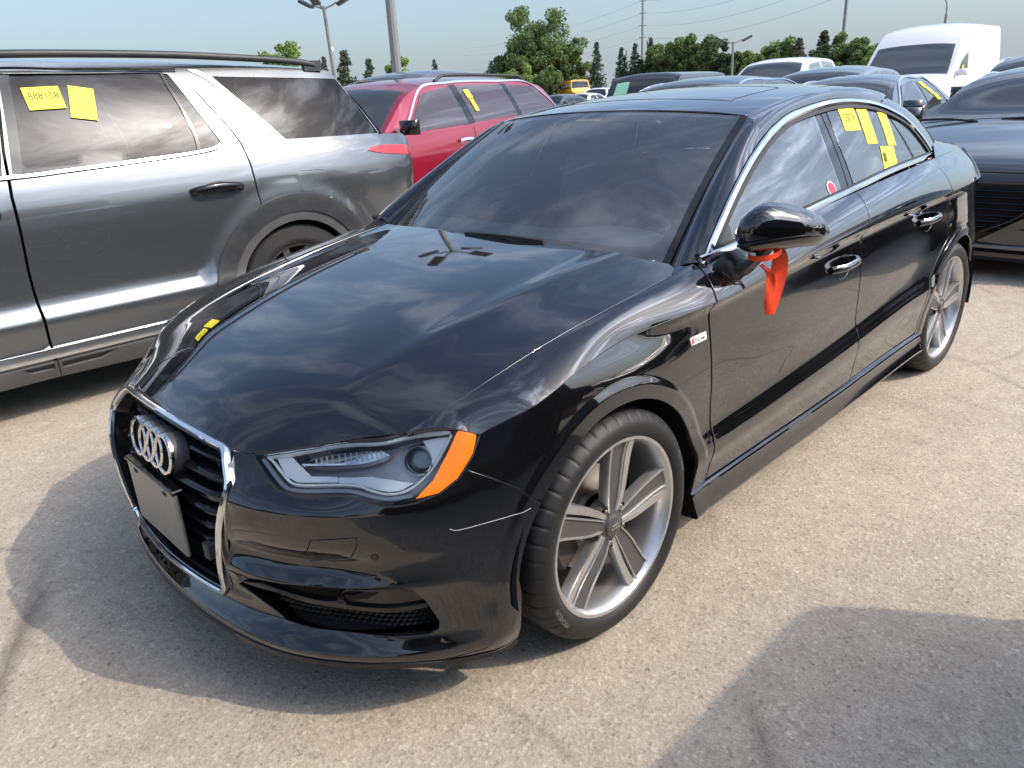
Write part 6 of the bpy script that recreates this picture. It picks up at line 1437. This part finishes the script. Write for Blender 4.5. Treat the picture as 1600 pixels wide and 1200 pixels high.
# (name, label, x, y, height, width, kind, material)
tree('broadleaf_tree', 'tall broadleaf tree with a high crown behind the red minivan', 'tree', (-75.0,-70.0,0), 13.4, 11.5, 'round', 'leaf_mid', 1, 95, 110, .26, .10)
tree('broadleaf_tree', 'side crown right of the tall broadleaf tree', 'tree', (-77.0,-66.0,0), 8.5, 7.0, 'round', 'leaf_mid', 2, 50, 90, .24, .08)
tree('broadleaf_tree', 'darker crown left of the tall broadleaf tree', 'tree', (-72.5,-73.5,0), 7.5, 6.5, 'round', 'leaf_dark', 3, 50, 90, .24, .08)
for k, (x, y, h, w) in enumerate(((-64.0,-66.5,5.0,5.5),(-65.5,-63.8,5.6,5.0),(-62.0,-69.5,4.6,5.0),(-67.5,-61.5,5.0,4.5))): tree('shrub', ['bright green rounded shrub at the foot of the tall tree','bright green shrub just left of the school bus','low bright green shrub nearest the dark SUV roof','pale shrub right of the tall tree trunk'][k], 'shrub', (x, y, 0), h, w, 'round', 'leaf_bright' if k != 3 else 'leaf_mid', 10+k, 40, 90, .20, .02, 'shrubs below the tall tree')
for k, (x, y, h, w, mt) in enumerate(((-79.5,-64.0,7.6,3.0,'needle'),(-81.5,-61.5,6.6,3.4,'needle'),(-82.0,-59.8,7.0,3.2,'needle'),(-83.5,-58.5,7.6,3.2,'needle'),(-76.5,-68.0,6.0,4.4,'needle'))): tree('conifer', ['thin dark spruce right of the tall broadleaf tree','broad spruce in the small spruce row','middle spruce of the small spruce row','rightmost spruce of the small row, left of the grove','spruce in front of the tall broadleaf tree'][k], 'tree', (x, y, 0), h, w, 'cone', mt, 20+k, 60, 70, .16, 0, 'spruces behind the lot')
for k, (px, py, h, w, mt) in enumerate(((-84.5,-58.2,7.2,6.5,'leaf_mid'),(-84.0,-55.5,8.4,7.5,'leaf_mid'),(-83.0,-52.8,8.2,7.0,'leaf_mid'),(-82.3,-50.5,7.6,6.5,'leaf_mid'),(-81.0,-47.6,6.9,6.0,'leaf_dark'),(-80.6,-45.4,5.6,4.0,'leaf_dark'))): tree('broadleaf_tree', ['leftmost tree of the grove behind the off-roader','second tree from the left in the grove','tallest middle tree of the grove','fourth tree of the grove, left of the lot lamp','rightmost full tree of the grove, at the lot lamp','small dark tree ending the grove on the right'][k], 'tree', (px, py, 0), h, w, 'round', mt, 30+k, 60, 95, .24, .05, 'grove behind the lot')
for k, (px, py, h, w, kd, mt) in enumerate(((-79.5,-41.0,6.0,6.0,'round','leaf_bright'),(-79.2,-38.8,6.1,5.4,'round','leaf_mid'),(-78.5,-36.6,5.6,2.8,'cone','needle_brown'),(-77.0,-33.4,6.0,3.6,'cone','needle'),(-74.5,-30.2,5.8,5.6,'round','leaf_mid'),(-74.0,-28.4,5.0,4.6,'round','leaf_mid'),(-73.0,-26.2,4.6,5.0,'round','leaf_bright'))): tree('broadleaf_tree' if kd == 'round' else 'conifer', ['bright tree behind the white pickup cab','olive tree beside the bright tree behind the pickup','thin brownish spruce behind the white pickup','tall spruce between the pickup and the white van','tree at the foot of the right power pole','lower tree right of the right power pole','bright green bush touching the white van'][k], 'tree', (px, py, 0), h, w, kd, mt, 50+k, 55, 90, .22, .05, 'trees behind the pickup and van')
for k, (px, py, h, w, kd, mt) in enumerate(((-28.0,-50.5,6.7,4.4,'round','leaf_bright'),(-24.6,-51.5,5.2,2.5,'round','leaf_bright'),(-32.5,-52.5,5.2,1.2,'cone','needle_brown'),(-28.9,-44.2,5.0,2.6,'cone','needle'),(-38.6,-55.4,5.2,2.6,'cone','needle'),(-40.5,-54.0,5.7,3.2,'round','leaf_bright'),(-66.0,-80.0,6.6,2.6,'cone','needle'))): tree('broadleaf_tree' if kd == 'round' else 'conifer', ['bright green tree above the grey SUV roof','small bright tree left of the lamp post above the SUV','slim rusty conifer beside the double-headed lamp post','dark spruce right of the double-headed lamp post','pale spruce left of the thick pole','small bright tree left of the thick pole','tiny far spruce right of the thick pole'][k], 'tree', (px, py, 0), h, w, kd, mt, 70+k, 50, 90, .15, .12, 'trees above the grey SUV')
for k, (x, y, h, w) in enumerate(((-84.5,-62.8,4.6,5.0),(-86.0,-60.4,4.4,5.0),(-83.0,-44.2,4.6,4.6),(-82.0,-42.6,4.9,4.6),(-80.0,-35.0,4.4,4.6),(-78.5,-31.8,4.4,4.6))): tree('shrub', ['low bushy tree at the foot of the spruce row','low tree closing the gap left of the grove','low tree closing the gap right of the grove','rounded tree between the grove and the bright tree','low tree between the two spruces behind the pickup','low tree left of the right power pole'][k], 'tree', (x, y, 0), h, w, 'round', 'leaf_mid' if k % 2 else 'leaf_dark', 150+k, 45, 95, .22, .02, 'low trees filling the tree line')
# trees behind the photographer, only in reflections
for k, (x, y) in enumerate(((34,8),(38,20),(30,34),(14,44),(-6,50),(40,-8),(-28,46))): tree('broadleaf_tree', ['nearest leafy tree behind the photographer','second leafy tree behind the photographer','tall leafy tree behind the photographer to the left','leafy tree far to the left, outside the view','leafy tree far left beyond the lot, outside the view','leafy tree ahead of the cars, outside the view','leafy tree at the far left corner, outside the view'][k], 'tree', (x, y, 0), 8+(k*37 % 4), 8, 'round', 'leaf_mid', 90+k, 40, 60, .4, .12, 'trees behind the photographer')
prin('concrete_pole', (.16,.14,.12), rough=.85, noise=.2, nscale=5); prin('steel_grey', (.22,.22,.22), rough=.5, metal=.5, noise=.1, nscale=8); prin('wood_pole', (.13,.10,.075), rough=.9, noise=.25, nscale=6)
def pole(name, label, loc, h, r0, r1, mat, lean=(0,0)):
    p = empty(name, loc); tag(p, label, 'pole'); m = MB(); m.tube([(0,0,0),(lean[0]*.5,lean[1]*.5,h/2),(lean[0],lean[1],h)], [r0,(r0+r1)/2,r1], 10); m.build('post', mat, p); return p
def lamp_post(label, loc, h, heads, r=.09, cams=False, sc=1.0, lean=(0,0)):
    p = pole('lamp_post', label, loc, h, r, r*.7, 'steel_grey', lean); tx, ty = lean
    for a in heads:
        d = Vector((math.cos(a), math.sin(a), 0)); m = MB(); m.tube([Vector((tx,ty,h-.15)), Vector((tx,ty,h))+d*.35*sc, Vector((tx,ty,h+.14))+d*.55*sc], .035*sc, 6); m.build('arm', 'steel_grey', p)
        m = MB(); R_ = d.to_track_quat('X', 'Z').to_matrix() @ Matrix.Rotation(-.45, 3, 'Y'); m.box(Vector((tx,ty,h+.18))+d*.85*sc, (.62*sc,.34*sc,.12*sc), R_, .03); m.build('lamp_head', 'clad_dark', p)
    if cams:
        for z in (h-2.2, h-3.9):
            m = MB(); m.lathe([(0,0),(.12,.02),(.14,.14),(.10,.22)], 14, 'z', (.16,.1,z)); m.build('camera_dome', 'white_paint', p)
    return p
tp = lamp_post('thick brown lamp mast rising behind the red minivan and out of the picture', (-14.14,-18.82,0), 9.6, (.2,1.8,3.4,5.0), .17, False, 1.5)
tp.children[0].data.materials[0] = MATS['concrete_pole']
lamp_post('tall lamp post with two heads and camera domes above the grey SUV', (-23.1,-36.4,0), 6.45, (.6,2.3,-1.2), .12, True, 1.3, (.45,.35))
lamp_post('lot lamp with two heads in front of the grove', (-59.2,-33.0,0), 4.75, (2.3,-.8), .12, False, 1.3)
cp = pole('street_lamp', 'street lamp with a curved arm above the white van', (-55.8,-16.0,0), 4.9, .10, .08, 'steel_grey'); m = MB(); m.tube(curve([(0,0,4.9),(-.1,-.1,5.6),(-.5,-.6,6.1),(-1.0,-1.1,6.1)], .2), .05, 6); m.build('arm', 'steel_grey', cp); m = MB(); m.box((-1.15,-1.3,6.05), (.5,.3,.12), None, .03); m.build('lamp_head', 'steel_grey', cp)
def tpole(label, loc, h, r):
    p = pole('power_pole', label, loc, h, r, r*.6, 'steel_grey')
    for z in np.linspace(h-6.2, h-.3, 4):
        for s in (1, -1):
            m = MB(); m.tube([(0,0,z),(.5*s*.75,-.66*s*.75,z+.12)], [.05,.07], 6); m.build('insulator', 'steel_grey', p)
    return p
PA = (-119.7,-86.1,0); PB = (-99.6,-41.2,0); tpole('distant power pole left of the grove', PA, 16.4, .30); tpole('tall power pole right of the grove running out of the top of the picture', PB, 17.5, .26)
dirv = np.array(PB)-np.array(PA); PCn = np.array(PB)+dirv; PZ = np.array(PA)-dirv*2.2
prin('wire_grey', (.30,.31,.32), rough=.7)
lines = []
for k, z in enumerate(np.linspace(16.2, 10.2, 4)):
    for a, b, za, zb in ((PZ, PA, z, z), (PA, PB, z, z+.9), (PB, PCn, z+.9, z+.9)):
        A_ = np.array(a)+np.array([0,0,za]); B_ = np.array(b)+np.array([0,0,zb]); m = MB(); t_ = np.linspace(0, 1, 24)
        m.tube([tuple(A_+(B_-A_)*q-np.array([0,0,1.6*4*q*(1-q)])) for q in t_], .022, 4, caps=False)
        o = m.build('power_line', 'wire_grey'); tag(o, ['topmost overhead wire','second overhead wire from the top','third overhead wire from the top','lowest overhead wire'][k]+[' left of the distant power pole',' between the two power poles',' right of the tall power pole'][[PZ is a, PA is a, PB is a].index(True)], 'wire', 'overhead power lines')
# grey building at the right edge
prin('render_grey', (.20,.20,.20), rough=.9, noise=.1, nscale=2)
bl = empty('building', (-60,-9.0,0)); tag(bl, 'plain grey flat-roofed building at the right edge behind the white van', 'building')
m = MB(); m.box((-6,3.2,2.3), (12,10,4.6), None, .05); wall = m.build('wall', 'render_grey', bl); m = MB(); m.box((-6,3.2,4.65), (12.3,10.3,.25)); m.build('roof', 'clad_grey', bl)
for y in (-.6,1.6,3.8):
    m = MB(); m.box((.01,y,2.55), (.06,1.1,1.2), None, .02); f = m.build('window', 'clad_dark', bl); m = MB(); m.box((.045,y,2.55), (.02,.95,1.05)); m.build('pane', 'dark_glass', f)
tree('broadleaf_tree', 'green tree cut by the right edge in front of the grey building', 'tree', (-56.0,-8.6,0), 5.2, 4.0, 'round', 'leaf_mid', 130, 45, 90, .16, .1)

# loose grit on the asphalt
prin('grit', (.34,.29,.23), rough=.9, noise=.4, nscale=40)
gm_ = MB(); rg = np.random.default_rng(5)
for k in range(420):
    x, y = rg.uniform(-6, 2.2), rg.uniform(-1.6, 3.0)
    if -3.6 < x < .9 and -.9 < y < .9: continue
    r = .0022+.0045*rg.random()**3; th = rg.random(5)*6.28
    P = [(x+r*math.cos(6.283*j/5+.3*th[j])*(.7+.5*rg.random()), y+r*math.sin(6.283*j/5+.3*th[j])*(.7+.5*rg.random()), .0005) for j in range(5)]+[(x+r*.2, y, r*.9)]
    gm_.add(P, [(0,1,5),(1,2,5),(2,3,5),(3,4,5),(4,0,5)])
go = gm_.build('grit', 'grit', smooth=0); tag(go, 'loose grit and small stones scattered over the asphalt', 'grit', kind='stuff')
